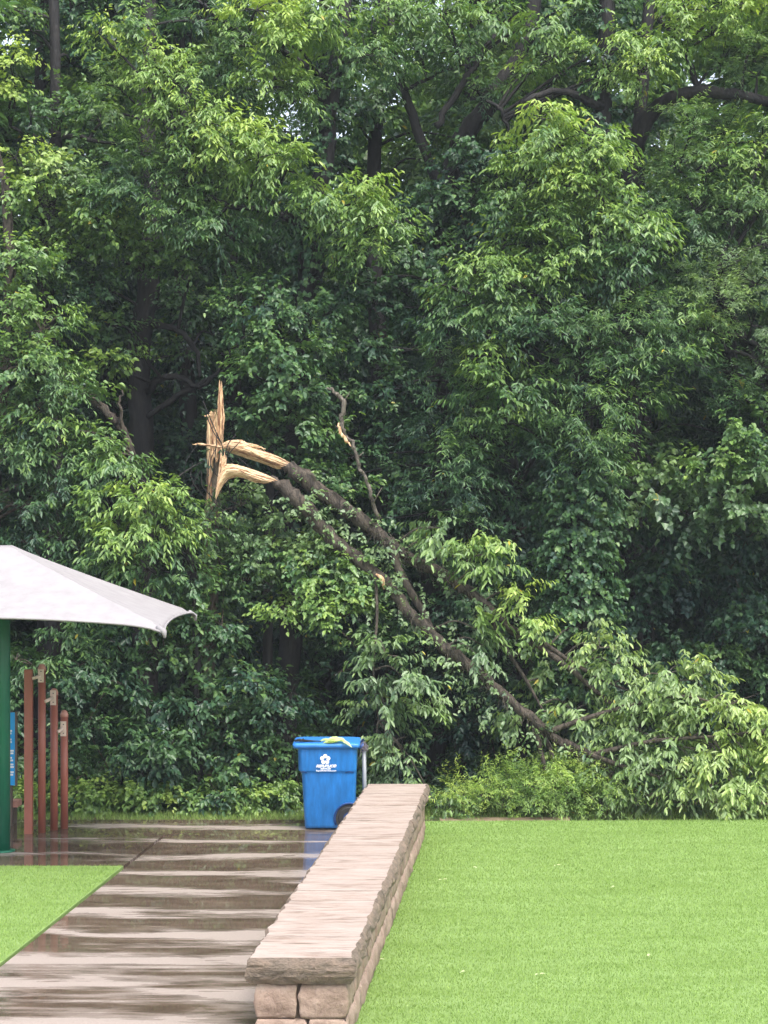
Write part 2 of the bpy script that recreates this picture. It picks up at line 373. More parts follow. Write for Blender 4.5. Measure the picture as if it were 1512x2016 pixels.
def tree(name, label, cat, group, trunks, clumps, wood_mat='bark', canopy=None, ivy=None, D0=26.0, branch_r=0.028, dens=1.0):
    paths = [wpath(t) for t in trunks]; base = paths[0][0][:3].copy()
    t = empty(name, base, label, cat, group)
    w = MB()
    for p in paths:
        q = p.copy(); q[:, :3] += RNG.normal(0, 0.012, (len(p), 3))
        w.tube(q[:, :3], q[:, 3] * RNG.uniform(0.93, 1.08, len(q)), 10, True)
    tw = w; lv = Leaves()
    items = []
    for cl in clumps:
        px, py, r, D, kind, tint = cl[:6]; opt = cl[6] if len(cl) > 6 else {}
        items.append((P(px, py, D), r * D / FPX, kind, tint, opt))
    if canopy:
        x0, x1, z0, z1, y0, y1, cnt, kind, tint = canopy
        for _ in range(cnt):
            c = np.array([RNG.uniform(x0, x1), RNG.uniform(y0, y1), RNG.uniform(z0, z1)])
            items.append((c, RNG.uniform(0.7, 1.15), kind, tint + RNG.uniform(-.07, .07), dict(size=1.35)))
    for c, r, kind, tint, opt in items:
        a = nearest(paths, c); L = np.linalg.norm(a[:3] - c)
        if L > 0.3 and not opt.get('nobranch'):
            mid = (a[:3] + c) / 2 + np.array([0, 0, 0.10 * L]) + RNG.normal(0, 0.05 * L, 3)
            o = {k: v for k, v in opt.items() if k != 'nobranch'}
            pp = smooth_path([(*a[:3], min(branch_r, a[3])), (*mid, branch_r * 0.75), (*c, branch_r * 0.4)], 4)
            w.tube(pp[:, :3], pp[:, 3], 5, False)
        o = {k: v for k, v in opt.items() if k != 'nobranch'}
        o['dens'] = o.get('dens', 1.0) * dens
        clump(lv, tw, c, r, kind, tint, **o)
    w.build('trunk', M[wood_mat], t, True)
    cr = lv.build('crown', t)
    if ivy:
        iv = Leaves()
        for (k, z0, z1, rr, cnt, tint) in ivy:
            p = paths[k]; ok = np.where((p[:, 2] >= z0) & (p[:, 2] <= z1))[0]
            if len(ok) == 0: continue
            ii = RNG.choice(ok, cnt); th = RNG.uniform(0, 2 * math.pi, cnt)
            o = np.stack([np.cos(th), np.sin(th), np.zeros(cnt)], 1); o[:, 1] = -np.abs(o[:, 1]) * np.where(RNG.random(cnt) < .75, 1, -1)
            org = p[ii, :3] + o * (p[ii, 3] + rr * RNG.uniform(0.3, 1, cnt))[:, None] + RNG.normal(0, 0.07, (cnt, 3))
            iv.sprays(org, o, 'ivy', tint + RNG.normal(0, 0.06, cnt), 1.0)
        TOTAL[0] += sum(len(x) for x in iv.L)
        iv.build('ivy', t)
    return t

#MARK_STRUCTURE
# ---------------------------------------------------------------- the ground, the paving, the turf
def sheet(name, pts, z, material, thick=0.0, kind='structure'):
    mb = MB(); k = len(pts); vs = [(x, y, z) for x, y in pts]
    if thick: vs += [(x, y, z - thick) for x, y in pts]
    fs = [tuple(range(k))]
    if thick: fs += [tuple(range(k, 2 * k))[::-1]] + [(i, i + k, (i + 1) % k + k, (i + 1) % k) for i in range(k)]
    mb.add(vs, fs); o = mb.build(name, material); o.data.validate()
    bm = bmesh.new(); bm.from_mesh(o.data); bmesh.ops.recalc_face_normals(bm, faces=bm.faces); bm.to_mesh(o.data); bm.free()
    return tag(o, kind=kind)
sheet('ground', [(-400, -100), (400, -100), (400, 800), (-400, 800)], -0.05, M['soil'])
mb = MB(); hv = []; hf = []
for j in range(9):
    for i in range(41):
        hv.append((-60 + 3 * i, 41 + 3.5 * j, -0.4 + 15 * min(1, j / 7) ** .8 + 0.8 * math.sin(i * 1.3 + j)))
for j in range(8):
    for i in range(40): a = j * 41 + i; hf.append((a, a + 1, a + 42, a + 41))
mb.add(hv, hf); tag(mb.build('backdrop_hill', M['hill'], None, True), kind='structure')  # hill added behind the wood to close sky gaps, coloured shade-dark
u = np.array([0.0817, 1.0])                             # run of the wall and the path
def along(p, D): return (p[0] + u[0] * (D - p[1]), D)
cor = G(245, 1705); jn = G(322, 1645); jn2 = G(440, 1631); jn3 = G(620, 1621)
far = 23.62
wallR = G(843, 1543, 0.64); wallL = (wallR[0] - 0.745, wallR[1])
wl0 = along(wallL, 3.0); wl1 = along(wallL, far)
pl0 = along(cor, 3.0)
sheet('path', [pl0, wl0, (wl1[0] + 0.8, far), (jn3[0] + 0.3, far), (jn2[0] + .02, jn2[1]), (jn[0] + .03, jn[1])], 0.0, M['concrete'], 0.12)
sheet('plaza', [(cor[0] - 0.01, cor[1] + 0.02), (jn[0] - 0.01, jn[1] + .02), (jn2[0] - 0.02, jn2[1] + .025), (jn3[0] + .24, far), (-14, far), (-14, cor[1] + 0.02)], 0.0, M['concrete'], 0.12)
sheet('artificial_turf_left', [(pl0[0] - .012, 3.0), (cor[0] - .012, cor[1]), (-14, cor[1]), (-14, 3.0)], 0.002, M['turf'], 0.04)
tr0 = along((wallR[0] - 0.06, wallR[1]), 3.0); tr1 = along((wallR[0] - 0.06, wallR[1]), 22.2)
sheet('artificial_turf_right', [tr0, (16, 3.0), (16, 23.75), (wallR[0] + 2.0, 23.5), (wallR[0] - 0.03, 23.45), tr1], 0.006, M['turf'], 0.04)
sheet('path_edge', [(wl1[0] + .82, 23.48), (wallR[0] + 1.85, 23.56), (wallR[0] + 1.9, 23.9), (wl1[0] + .82, 23.85)], -0.004, M['edge'], 0.03)

def blades(name, poly, dens, h, w, tint, z=0.0, spread=0.09, sel=None, cols=None):
    poly = np.array(poly); x0, y0 = poly.min(0); x1, y1 = poly.max(0)
    cnt = int((x1 - x0) * (y1 - y0) * dens); p = np.stack([RNG.uniform(x0, x1, cnt), RNG.uniform(y0, y1, cnt)], 1)
    ins = np.zeros(cnt, bool); k = len(poly); j = k - 1
    for i in range(k):
        xi, yi = poly[i]; xj, yj = poly[j]
        c = ((yi > p[:, 1]) != (yj > p[:, 1])) & (p[:, 0] < (xj - xi) * (p[:, 1] - yi) / (yj - yi + 1e-9) + xi)
        ins ^= c; j = i
    p = p[ins]; cnt = len(p); hh = h * RNG.uniform(0.5, 1.3, cnt); a = RNG.uniform(0, math.pi, cnt); ww = w * RNG.uniform(.6, 1.3, cnt)
    b0 = np.column_stack([p, np.full(cnt, z)]); s = np.column_stack([np.cos(a), np.sin(a), np.zeros(cnt)]) * ww[:, None] / 2
    tip = b0 + np.column_stack([RNG.normal(0, 0.45, cnt) * hh, RNG.normal(0, 0.45, cnt) * hh, hh])
    V = np.stack([b0 - s, b0 + s, tip], 1).reshape(-1, 3)
    me = bpy.data.meshes.new(name); me.vertices.add(cnt * 3); me.vertices.foreach_set('co', V.astype(np.float32).ravel())
    me.loops.add(cnt * 3); me.polygons.add(cnt); me.loops.foreach_set('vertex_index', np.arange(cnt * 3, dtype=np.int32))
    me.polygons.foreach_set('loop_start', (np.arange(cnt) * 3).astype(np.int32)); me.update(calc_edges=True)
    c0, c1 = np.array(cols[0]), np.array(cols[1]); f = RNG.random(cnt)[:, None]
    at = me.attributes.new('leaf_color', 'FLOAT_COLOR', 'POINT'); col = np.ones((cnt * 3, 4), np.float32)
    col[:, :3] = np.repeat(c0 * (1 - f) + c1 * f, 3, axis=0); at.data.foreach_set('color', col.ravel())
    me.materials.append(M['grass']); return tag(link(bpy.data.objects.new(name, me)), kind='stuff')
TC = ((0.13, 0.225, 0.045), (0.32, 0.45, 0.125))
blades('turf_blades_right', [along((wallR[0] - 0.05, wallR[1]), 12.9), (5.2, 12.9), (7.6, 23.7), (wallR[0] + 1.9, 23.5), (wallR[0] - 0.02, 23.45), tr1], 4200, 0.020, 0.006, 0, 0.007, cols=TC)
blades('turf_blades_left', [along((cor[0] - .02, cor[1]), 12.9), (cor[0] - .02, cor[1] - .01), (-6.5, cor[1] - .01), (-5.0, 12.9)], 4200, 0.020, 0.006, 0, 0.003, cols=TC)
GC = ((0.10, 0.20, 0.04), (0.34, 0.46, 0.13))
blades('rough_grass', [(-7, 23.6), (jn3[0] + .3, 23.62), (wl1[0] + .6, 23.66), (wallR[0] + 1.8, 23.86), (7, 23.76), (7, 24.9), (-7, 24.9)], 1500, 0.085, 0.008, 0, -0.045, cols=GC)

# stone wall: rock-faced coping slabs over split blocks
def rock(mb, x0, x1, y0, y1, z0, z1, seed, amp=0.02, top_flat=True, nx=10, ny=22, nz=5, mis=(0, 1), roundk=0.0, ends=(1, 1)):
    """a roughly dressed stone: box grid whose sides bulge and break; local frame, later sheared along the wall"""
    rs = np.random.default_rng(seed); cxm, cym = (x0 + x1) / 2, (y0 + y1) / 2
    tbl = rs.normal(0, 1, (16, 16, 16))
    def nz3(x, y, z):
        a, b_, c = x * 9 + 40, y * 9 + 40, z * 16 + 40; i, j, k = int(a), int(b_), int(c); fx, fy, fz = a - i, b_ - j, c - k; s = 0
        for di in (0, 1):
            for dj in (0, 1):
                for dk in (0, 1):
                    s += tbl[(i + di) % 16, (j + dj) % 16, (k + dk) % 16] * (fx if di else 1 - fx) * (fy if dj else 1 - fy) * (fz if dk else 1 - fz)
        return s
    idx = {}; vs = []; fs = []; mi = []
    def vert(i, j, k):
        key = (i, j, k)
        if key in idx: return idx[key]
        x = x0 + (x1 - x0) * i / nx; y = y0 + (y1 - y0) * j / ny; z = z0 + (z1 - z0) * k / nz
        ex = -1 if i == 0 else (1 if i == nx else 0); ey = -1 if j == 0 else (1 if j == ny else 0); ez = -1 if k == 0 else (1 if k == nz else 0)
        a = nz3(x, y, z) * amp + nz3(x * 2.7 + 3, y * 2.7, z * 2.7) * amp * 0.5
        tz = k / nz
        inset = roundk * (abs(tz - 0.5) * 2) ** 3
        und = (0.010 - 0.04 * math.sin(math.pi * min(1, max(0, 1 - tz)) ** .8) * (0.8 + 6 * a)) if top_flat and ends != (9, 9) else 0
        if ex: x += ex * (a - inset - und)
        if ey: y += ey * (a * 0.6 - inset - und) * ends[0 if ey < 0 else 1]
        if ez == 1: z += (a * 0.10 if top_flat else a * 0.4)
        if ez == -1: z -= a * 0.4
        idx[key] = len(vs); vs.append((x, y, z)); return idx[key]
    def quad(a, b_, c, d, m_): fs.append((vert(*a), vert(*b_), vert(*c), vert(*d))); mi.append(m_)
    for i in range(nx):
        for j in range(ny):
            quad((i, j, nz), (i + 1, j, nz), (i + 1, j + 1, nz), (i, j + 1, nz), mis[0]); quad((i, j, 0), (i, j + 1, 0), (i + 1, j + 1, 0), (i + 1, j, 0), mis[1])
    for i in range(nx):
        for k in range(nz):
            quad((i, 0, k), (i + 1, 0, k), (i + 1, 0, k + 1), (i, 0, k + 1), mis[1]); quad((i, ny, k), (i, ny, k + 1), (i + 1, ny, k + 1), (i + 1, ny, k), mis[1])
    for j in range(ny):
        for k in range(nz):
            quad((0, j, k), (0, j, k + 1), (0, j + 1, k + 1), (0, j + 1, k), mis[1]); quad((nx, j, k), (nx, j + 1, k), (nx, j + 1, k + 1), (nx, j, k + 1), mis[1])
    base = mb.n; mb.add(vs, fs); mb.mi[-len(fs):] = mi
wn0 = along(wallL, 12.97)
wall = empty('stone_wall', (wn0[0], wn0[1], 0), 'long low sandstone wall with pale flat coping between the wet path and the turf', 'wall')
def shear(o):                                          # run of the wall, real heading
    co = np.empty(len(o.data.vertices) * 3); o.data.vertices.foreach_get('co', co); co = co.reshape(-1, 3)
    co[:, 0] += wn0[0] + u[0] * co[:, 1]; co[:, 1] += wn0[1]; o.data.vertices.foreach_set('co', co.ravel()); o.data.update()
Lw = wallR[1] - wn0[1]; ys = [0, 0.70, 2.08, 2.52, 4.25, 5.35, 6.4, 7.5, 8.45, Lw]
for k in range(len(ys) - 1):
    mb = MB(); rock(mb, 0, 0.745, ys[k] + (0.0035 if k else 0), ys[k + 1] - 0.0035, 0.45, 0.64, 20 + k, 0.012, ny=max(10, int((ys[k + 1] - ys[k]) * 30)), nx=26, nz=9, roundk=0.008, ends=(1 if k == 0 else .08, 1 if k == len(ys) - 2 else .08))
    o = mb.build('coping_stone', [M['cap_top'], M['cap_side']], wall); shear(o)
mb = MB(); mb.box((0.372, Lw / 2 + 0.01, 0.24), (0.62, Lw - 0.14, 0.40), mi=0); o = mb.build('mortar_core', M['mortar'], wall); shear(o)
mb = MB(); sd0 = 100
for (z0, z1, off) in ((0.203, 0.448, 0.0), (-0.02, 0.195, 0.18)):
    for a, b_ in ((0.045, 0.345 + off * 0.4), (0.357 + off * 0.4, 0.71)):
        rock(mb, a, b_, 0.03, 0.2, z0, z1, sd0, 0.009, False, nx=16, ny=8, nz=14, mis=(0, 0), roundk=0.018); sd0 += 1
    for side in (0, 1):
        y = 0.21
        while y < Lw - 0.1:
            ln = min(RNG.uniform(0.28, 0.6), Lw - y - 0.02); x0 = 0.04 if side == 0 else 0.56
            rock(mb, x0, x0 + 0.15, y, y + ln, z0, z1, sd0, 0.012, False, nx=3, ny=8, nz=5, mis=(0, 0), roundk=0.025); sd0 += 1; y += ln + 0.012
o = mb.build('block_course', M['block'], wall, True); shear(o)

#MARK_OBJECTS
# ---------------------------------------------------------------- shade umbrella on a green post
ux, uy = P(6, 0, 21.2)[0], 21.2
um = empty('shade_umbrella', (ux, uy, 0), 'white fabric shade umbrella on a green steel post over the wet plaza', 'umbrella')
mb = MB(); mb.lathe([(0.083, 0.0), (0.083, 3.40), (0.05, 3.43)], (ux, uy, 0), 24); mb.build('post', M['green'], um, True)
mb = MB(); mb.lathe([(0.14, 0.0), (0.14, 0.018), (0.09, 0.022)], (ux, uy, 0.001), 20); mb.build('base_plate', M['green'], um, True)
def canopy():
    half, zc, ztop, nn = 2.06, 2.69, 3.55, 26
    mb = MB(); cs = [(half * a - .0245 * half * b, half * b + .0245 * half * a) for a, b in ((1, -1), (1, 1), (-1, 1), (-1, -1))]
    for k in range(4):
        (ax, ay), (bx, by) = cs[k], cs[(k + 1) % 4]; vs = []; fs = []
        for i in range(nn + 1):
            t = i / nn; w = 0.045 * (1 - t) + t     # t: 0 at the crown, 1 at the hem
            for j in range(nn + 1):
                s = j / nn; x = (ax * (1 - s) + bx * s) * w; y = (ay * (1 - s) + by * s) * w
                e = 4 * s * (1 - s)
                lift = 0.03 if k == 0 else 0.10; pull = 1 - (0.03 if k == 0 else 0.07) * e * t ** 2             # hem curves in between the corners
                z = ztop + (zc - ztop) * t ** 0.93 + lift * e * t ** 2 - 0.04 * e * math.sin(math.pi * t)
                if t > 0.93: z -= (1 - e) ** 8 * (t - 0.93) * 0.8
                vs.append((ux + x * pull, uy + y * pull, z))
        for i in range(nn):
            for j in range(nn): a = i * (nn + 1) + j; fs.append((a, a + 1, a + nn + 2, a + nn + 1))
        mb.add(vs, fs)
    mb.add([(ux + c[0] * .045, uy + c[1] * .045, ztop) for c in cs], [(0, 1, 2, 3)])
    o = mb.build('canopy', M['fabric'], um, True)
    bm = bmesh.new(); bm.from_mesh(o.data); bmesh.ops.remove_doubles(bm, verts=bm.verts, dist=0.002); bmesh.ops.recalc_face_normals(bm, faces=bm.faces)
    for e in bm.edges:
        if len(e.link_faces) == 2 and e.calc_face_angle(0) > 0.18: e.smooth = False
    bm.to_mesh(o.data); bm.free()
    sm = o.modifiers.new('cloth', 'SOLIDIFY'); sm.thickness = 0.006
    # hems, and steel arms under the hips
    hm = MB()
    for k in range(4):
        (ax, ay), (bx, by) = cs[k], cs[(k + 1) % 4]; pts = []
        for j in range(31):
            s = j / 30; e = 4 * s * (1 - s); pl = 1 - (0.03 if k == 0 else 0.07) * e
            pts.append((ux + (ax * (1 - s) + bx * s) * pl, uy + (ay * (1 - s) + by * s) * pl, zc + (0.03 if k == 0 else 0.10) * e - 0.056 * (1 - e) ** 8))
        hm.tube(pts, 0.013, 6)
    hm.build('hem', M['fabric'], o, True)
    for c in cs:
        a = MB(); a.tube([(ux, uy, 3.38), (ux + c[0] * .97, uy + c[1] * .97, zc - 0.03)], 0.028, 8); a.build('arm', M['green'], um, True)
        a = MB(); p = (ux + c[0] * 1.0, uy + c[1] * 1.0); a.tube([(p[0] - c[0] * .035, p[1] - c[1] * .035, zc - 0.0), (p[0], p[1], zc - 0.045), (p[0] + c[0] * .004, p[1] + c[1] * .004, zc - 0.11)], [0.035, 0.03, 0.014], 10); a.build('corner_fitting', M['fabric'], um, True)
canopy()

# ---------------------------------------------------------------- stepped pull-up bars
def gpt(px, D): return np.array([(px - CX) / FPX * D, D, 0.0])
specs = [(56.5, 1318, 22.50, False), (82.5, 1307, 22.58, True), (106.5, 1355, 22.78, True), (126.5, 1398, 22.90, True)]
b0 = gpt(*[specs[1][0], specs[1][2]])
pb = empty('pull_up_bars', b0, 'four reddish brown fitness posts stepping down in height, joined by short tan bars', 'exercise bars')
tops = []
for k, (px, py, D, dome) in enumerate(specs):
    p = gpt(px, D); zt = P(px, py, D)[2]; tops.append((p, zt)); r = 0.047; mb = MB()
    if dome:
        mb.tube([p + [0, 0, z] for z in (0, zt - 0.085)], r, 20); o = mb.build('post', M['brown'], pb, True)
        mc = MB(); mc.lathe([(r + .004, 0), (r + .004, 0.03), (r * .93, 0.055), (r * .6, 0.08), (0.004, 0.087)], (p[0], p[1], zt - 0.086), 20); mc.build('post_cap', M['pinkcap'], o, True)
    else:
        mb.box((p[0], p[1], zt / 2), (0.094, 0.094, zt)); o = mb.build('post', M['brown'], pb)
for k, yb in ((1, 1330), (2, 1373), (3, 1434)):
    p, zt = tops[k]; q, _ = tops[k - 1]; z = P(0, yb, p[1])[2]
    mb = MB(); a = p + np.array([-0.005, -0.075, z - p[2]]); e = q + np.array([0.05, -0.035, z - 0.03]); mb.tube([a, e], 0.021, 12); br = mb.build('bar', M['tan'], pb, True)
    pl = MB(); pl.box((p[0] - 0.003, p[1] - 0.050, z), (0.072, 0.012, 0.185 if k > 1 else 0.16)); pl.build('bracket', M['tan'], br)
    for dz in (-.055, .055): sc = MB(); sc.tube([(p[0], p[1] - 0.057, z + dz), (p[0], p[1] - 0.062, z + dz)], 0.008, 8); sc.build('bolt', M['chain'], br)

# instruction sign and bench step behind the green post
sx_, sy_ = P(-8, 0, 23.1)[0], 23.1
sg = empty('fitness_sign', (sx_, sy_, 0), 'tall blue instruction sign with white text, half hidden behind the green umbrella post', 'sign')
mb = MB(); mb.box((sx_ + 0.05, sy_ + 0.03, 0.72), (0.30, 0.09, 1.44)); mb.build('post', M['wood_grey'], sg)
zt, zb = P(0, 1402, sy_)[2], P(0, 1545, sy_)[2]
mb = MB(); mb.box((sx_, sy_ - 0.04, (zt + zb) / 2), (0.50, 0.03, zt - zb)); pn = mb.build('panel', M['signblue'], sg)
mb = MB(); mb.box((sx_ + .263, sy_ - 0.03, (zt + zb) / 2), (0.022, 0.06, zt - zb + .02)); mb.build('frame', M['wood_grey'], sg)
mb = MB()
for y_ in (1438, 1455, 1477, 1491, 1504, 1519):
    for j in range(2):
        z = P(0, y_ + j * 5, sy_)[2]; w = 0.475 + 0.03 * math.sin(y_ * 3 + j); mb.box((sx_ + 0.005, sy_ - 0.0575, z), (w - 0.04, 0.004, 0.022))
mb.build('lettering', M['white'], pn)
bx = P(0, 0, 23.3)[0]
be = empty('exercise_bench', (bx, 23.3, 0), 'low reddish plank bench on a grey leg under the blue sign', 'bench')
zz = P(0, 1581, 23.3)[2]
mb = MB(); mb.box((P(5, 0, 23.3)[0], 23.3, zz), (0.44, 0.26, 0.075)); mb.build('seat', M['pinkcap'], be)
for dx in (-0.15, 0.12):
    mb = MB(); mb.box((P(5, 0, 23.3)[0] + dx, 23.3, (zz - .0375) / 2), (0.09, 0.2, zz - .0375)); mb.build('leg', M['wood_grey'], be)

# ---------------------------------------------------------------- blue wheeled bin
bD = 22.75; ox = P(643, 0, bD)[0]
bn = empty('recycling_bin', (ox, bD + .35, 0), 'blue wheeled bin with white lettering, standing at the far end of the stone wall', 'bin')
def X(px): return P(px, 0, bD)[0]
def Z(py): return P(0, py, bD)[2]
def ring(xl, xr, y0, y1, z, rad=0.06, n=5):
    pts = []
    for (cx_, cy_, a0) in ((xr - rad, y0 + rad, -90), (xr - rad, y1 - rad, 0), (xl + rad, y1 - rad, 90), (xl + rad, y0 + rad, 180)):
        for k in range(n + 1): a = R(a0 + 90 * k / n); pts.append((cx_ + rad * math.cos(a), cy_ + rad * math.sin(a), z))
    return pts
secs = [(600, 697, 0.035, Z(1632) + .004), (599.5, 698, 0.02, 0.06), (593.5, 701, 0.004, Z(1524)), (592, 701.5, 0.0, Z(1521)), (587.5, 702, -0.022, Z(1517)), (586, 702.5, -0.026, Z(1475)), (583, 703, -0.03, Z(1474)), (583, 703, -0.03, Z(1468))]
mb = MB(); vs = []
for a, b_, i, z in secs: vs += ring(X(a), X(b_), bD + i, bD + 0.68 - i, max(z, 0.004))
nr = 24; fs = [(s * nr + k, s * nr + (k + 1) % nr, (s + 1) * nr + (k + 1) % nr, (s + 1) * nr + k) for s in range(len(secs) - 1) for k in range(nr)] + [tuple(range(nr))[::-1], tuple((len(secs) - 1) * nr + k for k in range(nr))]
mb.add(vs, fs); body = mb.build('body', M['blue'], bn, True)
body.modifiers.new('bev', 'BEVEL').width = 0.006
mb = MB(); vs = []
for a, b_, i, z in ((577, 708, -0.055, Z(1472.5)), (576, 709, -0.06, Z(1465)), (578, 707, -0.05, Z(1463.5)), (590, 695, 0.05, Z(1461)), (630, 660, 0.28, Z(1460))): vs += ring(X(a), X(b_), bD + i, bD + 0.68 - i, z, 0.05)
fs = [(s * nr + k, s * nr + (k + 1) % nr, (s + 1) * nr + (k + 1) % nr, (s + 1) * nr + k) for s in range(4) for k in range(nr)] + [tuple(range(nr))[::-1], tuple(4 * nr + k for k in range(nr))]
mb.add(vs, fs); mb.build('lid', M['bluelid'], bn, True)
mb = MB(); mb.tube([(X(706), bD + .06, Z(1476)), (X(714), bD + .06, Z(1467)), (X(714), bD + .62, Z(1467)), (X(706), bD + .62, Z(1476))], 0.016, 8); mb.build('handle', M['bluedark'], bn, True)
for yy_ in (bD + 0.012, bD + 0.60):                    # wheel arch lip and wheel on either side
    cxw, czw, rw = X(688), 0.148, 0.142
    mb = MB(); arc = [(cxw + (rw + .045) * math.cos(a), yy_ - .004, max(0.01, czw + (rw + .045) * math.sin(a))) for a in np.linspace(R(205), R(20), 16)]
    mb.tube(arc, 0.012, 6); mb.build('wheel_arch', M['bluedark'], bn, True)
    mb = MB(); mb.tube([(cxw, yy_ - .003, czw), (cxw, yy_ + .03, czw)], rw + .03, 28); mb.build('wheel_gap_shade', M['tyre'], bn)  # black disc stands in for the shade around the wheel
    mb = MB(); mb.tube([(cxw, yy_ - .018, czw), (cxw, yy_ + .05, czw)], rw, 28); w = mb.build('wheel', M['tyre'], bn)
    w.modifiers.new('bev', 'BEVEL').width = 0.012
    mb = MB(); mb.tube([(cxw, yy_ - .026, czw), (cxw, yy_ - .012, czw)], rw * .55, 20); mb.build('hub', M['bluedark'], w)
# moulded arcs where the side steps in, drip mark by the foot
for a0, a1 in ((592, 604), (680, 696)):
    mb = MB(); mb.tube([(X(a0), bD - .004, Z(1521)), (X((a0 + a1) / 2), bD - .018, Z(1518.5)), (X(a1), bD - .004, Z(1521))], 0.006, 5); mb.build('moulding', M['bluedark'], bn, True)
# emblem: five rounded loops round a star, and three lines of lettering
em = MB(); ex, ez, rr = X(640.5), Z(1494.3), 10.2 / 157.5; yf = bD - 0.034
vs = []; fs = []; NN = 100
for k in range(NN):
    th = 2 * math.pi * k / NN + math.pi / 2; lobe = abs(math.cos(2.5 * (th - math.pi / 2)))
    ro = rr * (0.50 + 0.50 * lobe ** 0.45); f_ = abs(((th - math.pi / 2) * 5 / (2 * math.pi)) % 1 - 0.5) * 2
    ri = rr * (0.20 + 0.24 * f_); vs += [(ex + ro * math.cos(th), yf, ez + ro * math.sin(th)), (ex + ri * math.cos(th + .25), yf, ez + ri * math.sin(th + .25))]
for k in range(NN): a = 2 * k; b2 = (2 * k + 2) % (2 * NN); fs.append((a, a + 1, b2 + 1, b2))
em.add(vs, fs); emb = em.build('emblem', M['white'], body)
sd2 = emb.modifiers.new('ink', 'SOLIDIFY'); sd2.thickness = 0.002
mb = MB()
for k in range(5):
    th = math.pi / 2 + 2 * math.pi * k / 5; c = (ex + rr * .70 * math.cos(th), yf - .004, ez + rr * .70 * math.sin(th)); mb.tube([(c[0], yf - .0035, c[2]), (c[0], yf - .001, c[2])], rr * .07, 8)
mb.build('emblem_dots', M['blue'], body)
def text(s, px0, px1, py0, py1, shear_, off, name='lettering'):
    cu = bpy.data.curves.new('lettering', 'FONT'); cu.body = s; cu.size = 0.1; cu.shear = shear_; cu.offset = off; cu.extrude = 0.0008
    to = bpy.data.objects.new('lettering_curve', cu); scene.collection.objects.link(to)
    bpy.context.view_layer.update(); me = bpy.data.meshes.new_from_object(to.evaluated_get(bpy.context.evaluated_depsgraph_get()))
    bpy.data.objects.remove(to); co = np.empty(len(me.vertices) * 3); me.vertices.foreach_get('co', co); co = co.reshape(-1, 3)
    mn, mx = co.min(0), co.max(0); x0, x1, z0, z1 = X(px0), X(px1), Z(py1), Z(py0); o2 = np.empty_like(co)
    o2[:, 0] = x0 + (co[:, 0] - mn[0]) / (mx[0] - mn[0]) * (x1 - x0); o2[:, 2] = z0 + (co[:, 1] - mn[1]) / (mx[1] - mn[1]) * (z1 - z0); o2[:, 1] = yf - co[:, 2]
    me.vertices.foreach_set('co', o2.ravel()); me.materials.clear(); me.materials.append(M['white']); me.update()
    return link(bpy.data.objects.new(name, me), body)
text('REPUBLIC\u00ae', 622.5, 662.5, 1504.4, 1510.2, 0.35, 0.004)
text('SERVICES', 631, 651.5, 1511.0, 1514.4, 0.2, 0.003)
text('RepublicServices.com', 622.5, 662, 1515.0, 1518.8, 0.1, 0.002)

# things on and by the lid
lf = Leaves()
def big_leaves(pts, name, label, cat, col, L, W):
    lv = Leaves(); k = len(pts); b_ = np.array([p[0] for p in pts]); d = unit(np.array([p[1] for p in pts])); nm = np.array([[0, -0.35, 1.0]] * k) + RNG.normal(0, .15, (k, 3))
    nm = unit(nm - d * np.sum(nm * d, -1, keepdims=True)); lv.add(b_, d, nm, np.full(k, L) * RNG.uniform(.8, 1.15, k), np.full(k, W), np.array([col] * k) * RNG.uniform(.85, 1.15, (k, 1)), (1, .8))
    return tag(lv.build(name, None), label, cat)
zl = Z(1461) + .012
big_leaves([((X(664), bD - .02, zl + .01), (-1, 0, .08)), ((X(666), bD, zl + .012), (-1, .12, .12)), ((X(668), bD - .03, zl), (-1, -.1, -.02)), ((X(660), bD - .03, zl + .005), (1, -.1, .05)), ((X(676), bD - .03, zl + .01), (-1, -.2, -.05)), ((X(650), bD + .02, zl + .012), (-1, 0, 0)), ((X(680), bD - .0, zl + .02), (-1, 0, .0)), ((X(658), bD - .04, zl + .0), (-1, 0, -.05)), ((X(672), bD - .05, zl + .01), (.6, -.3, -.25)), ((X(670), bD + .05, zl + .03), (-1, 0.1, .03))],
           'leaf_heap', 'pale yellow-green heap of limp leaves lying on the blue bin lid', 'leaves', (0.5, 0.58, 0.24), 0.17, 0.06)
mb = MB(); mb.tube([(X(580), bD + .03, zl), (X(590), bD + .0, zl + .012), (X(604), bD + .02, zl + .002), (X(632), bD - .01, zl)], [.012, .02, .014, .005], 6)
mb.tube([(X(590), bD, zl + .01), (X(597), bD + .1, zl + .02)], .006, 5)
tag(mb.build('fallen_stick', M['bark'], None, True), 'short dark stick lying on the left end of the blue bin lid', 'stick')
pD = 23.05
tp = empty('steel_post', gpt(717.5, pD), 'galvanised steel pipe post behind the blue bin, chain hooked over its top', 'post')
mb = MB(); mb.tube([gpt(719, pD), P(716.5, 1472, pD)], 0.027, 14); mb.build('pipe', M['steel'], tp, True)
mb = MB(); mb.lathe([(0.03, 0), (0.03, 0.02), (0.005, 0.035)], P(716.5, 1472, pD), 14); mb.build('cap', M['steel'], tp, True)
mb = MB()
for k in range(16):
    t = k / 15; c = P(714 + 8 * math.sin(k * 1.3) * .6 + t * 5, 1464 + 12 * t + 3 * math.sin(k * 2.1), pD - .045); a = k * 1.3
    mb.tube([c + .018 * np.array([math.cos(q + a) * 1.0, .4 * math.sin(a), math.sin(q + a)]) for q in np.linspace(0, 2 * math.pi, 8)], 0.0045, 5)
mb.tube([P(712, 1466, pD - .1), P(700, 1463.5, bD + .1), P(684, 1463, bD)], 0.006, 5)
mb.tube([P(712, 1470, pD - .1), P(708, 1490, bD + .2), P(704, 1500, bD + .3)], 0.005, 5)
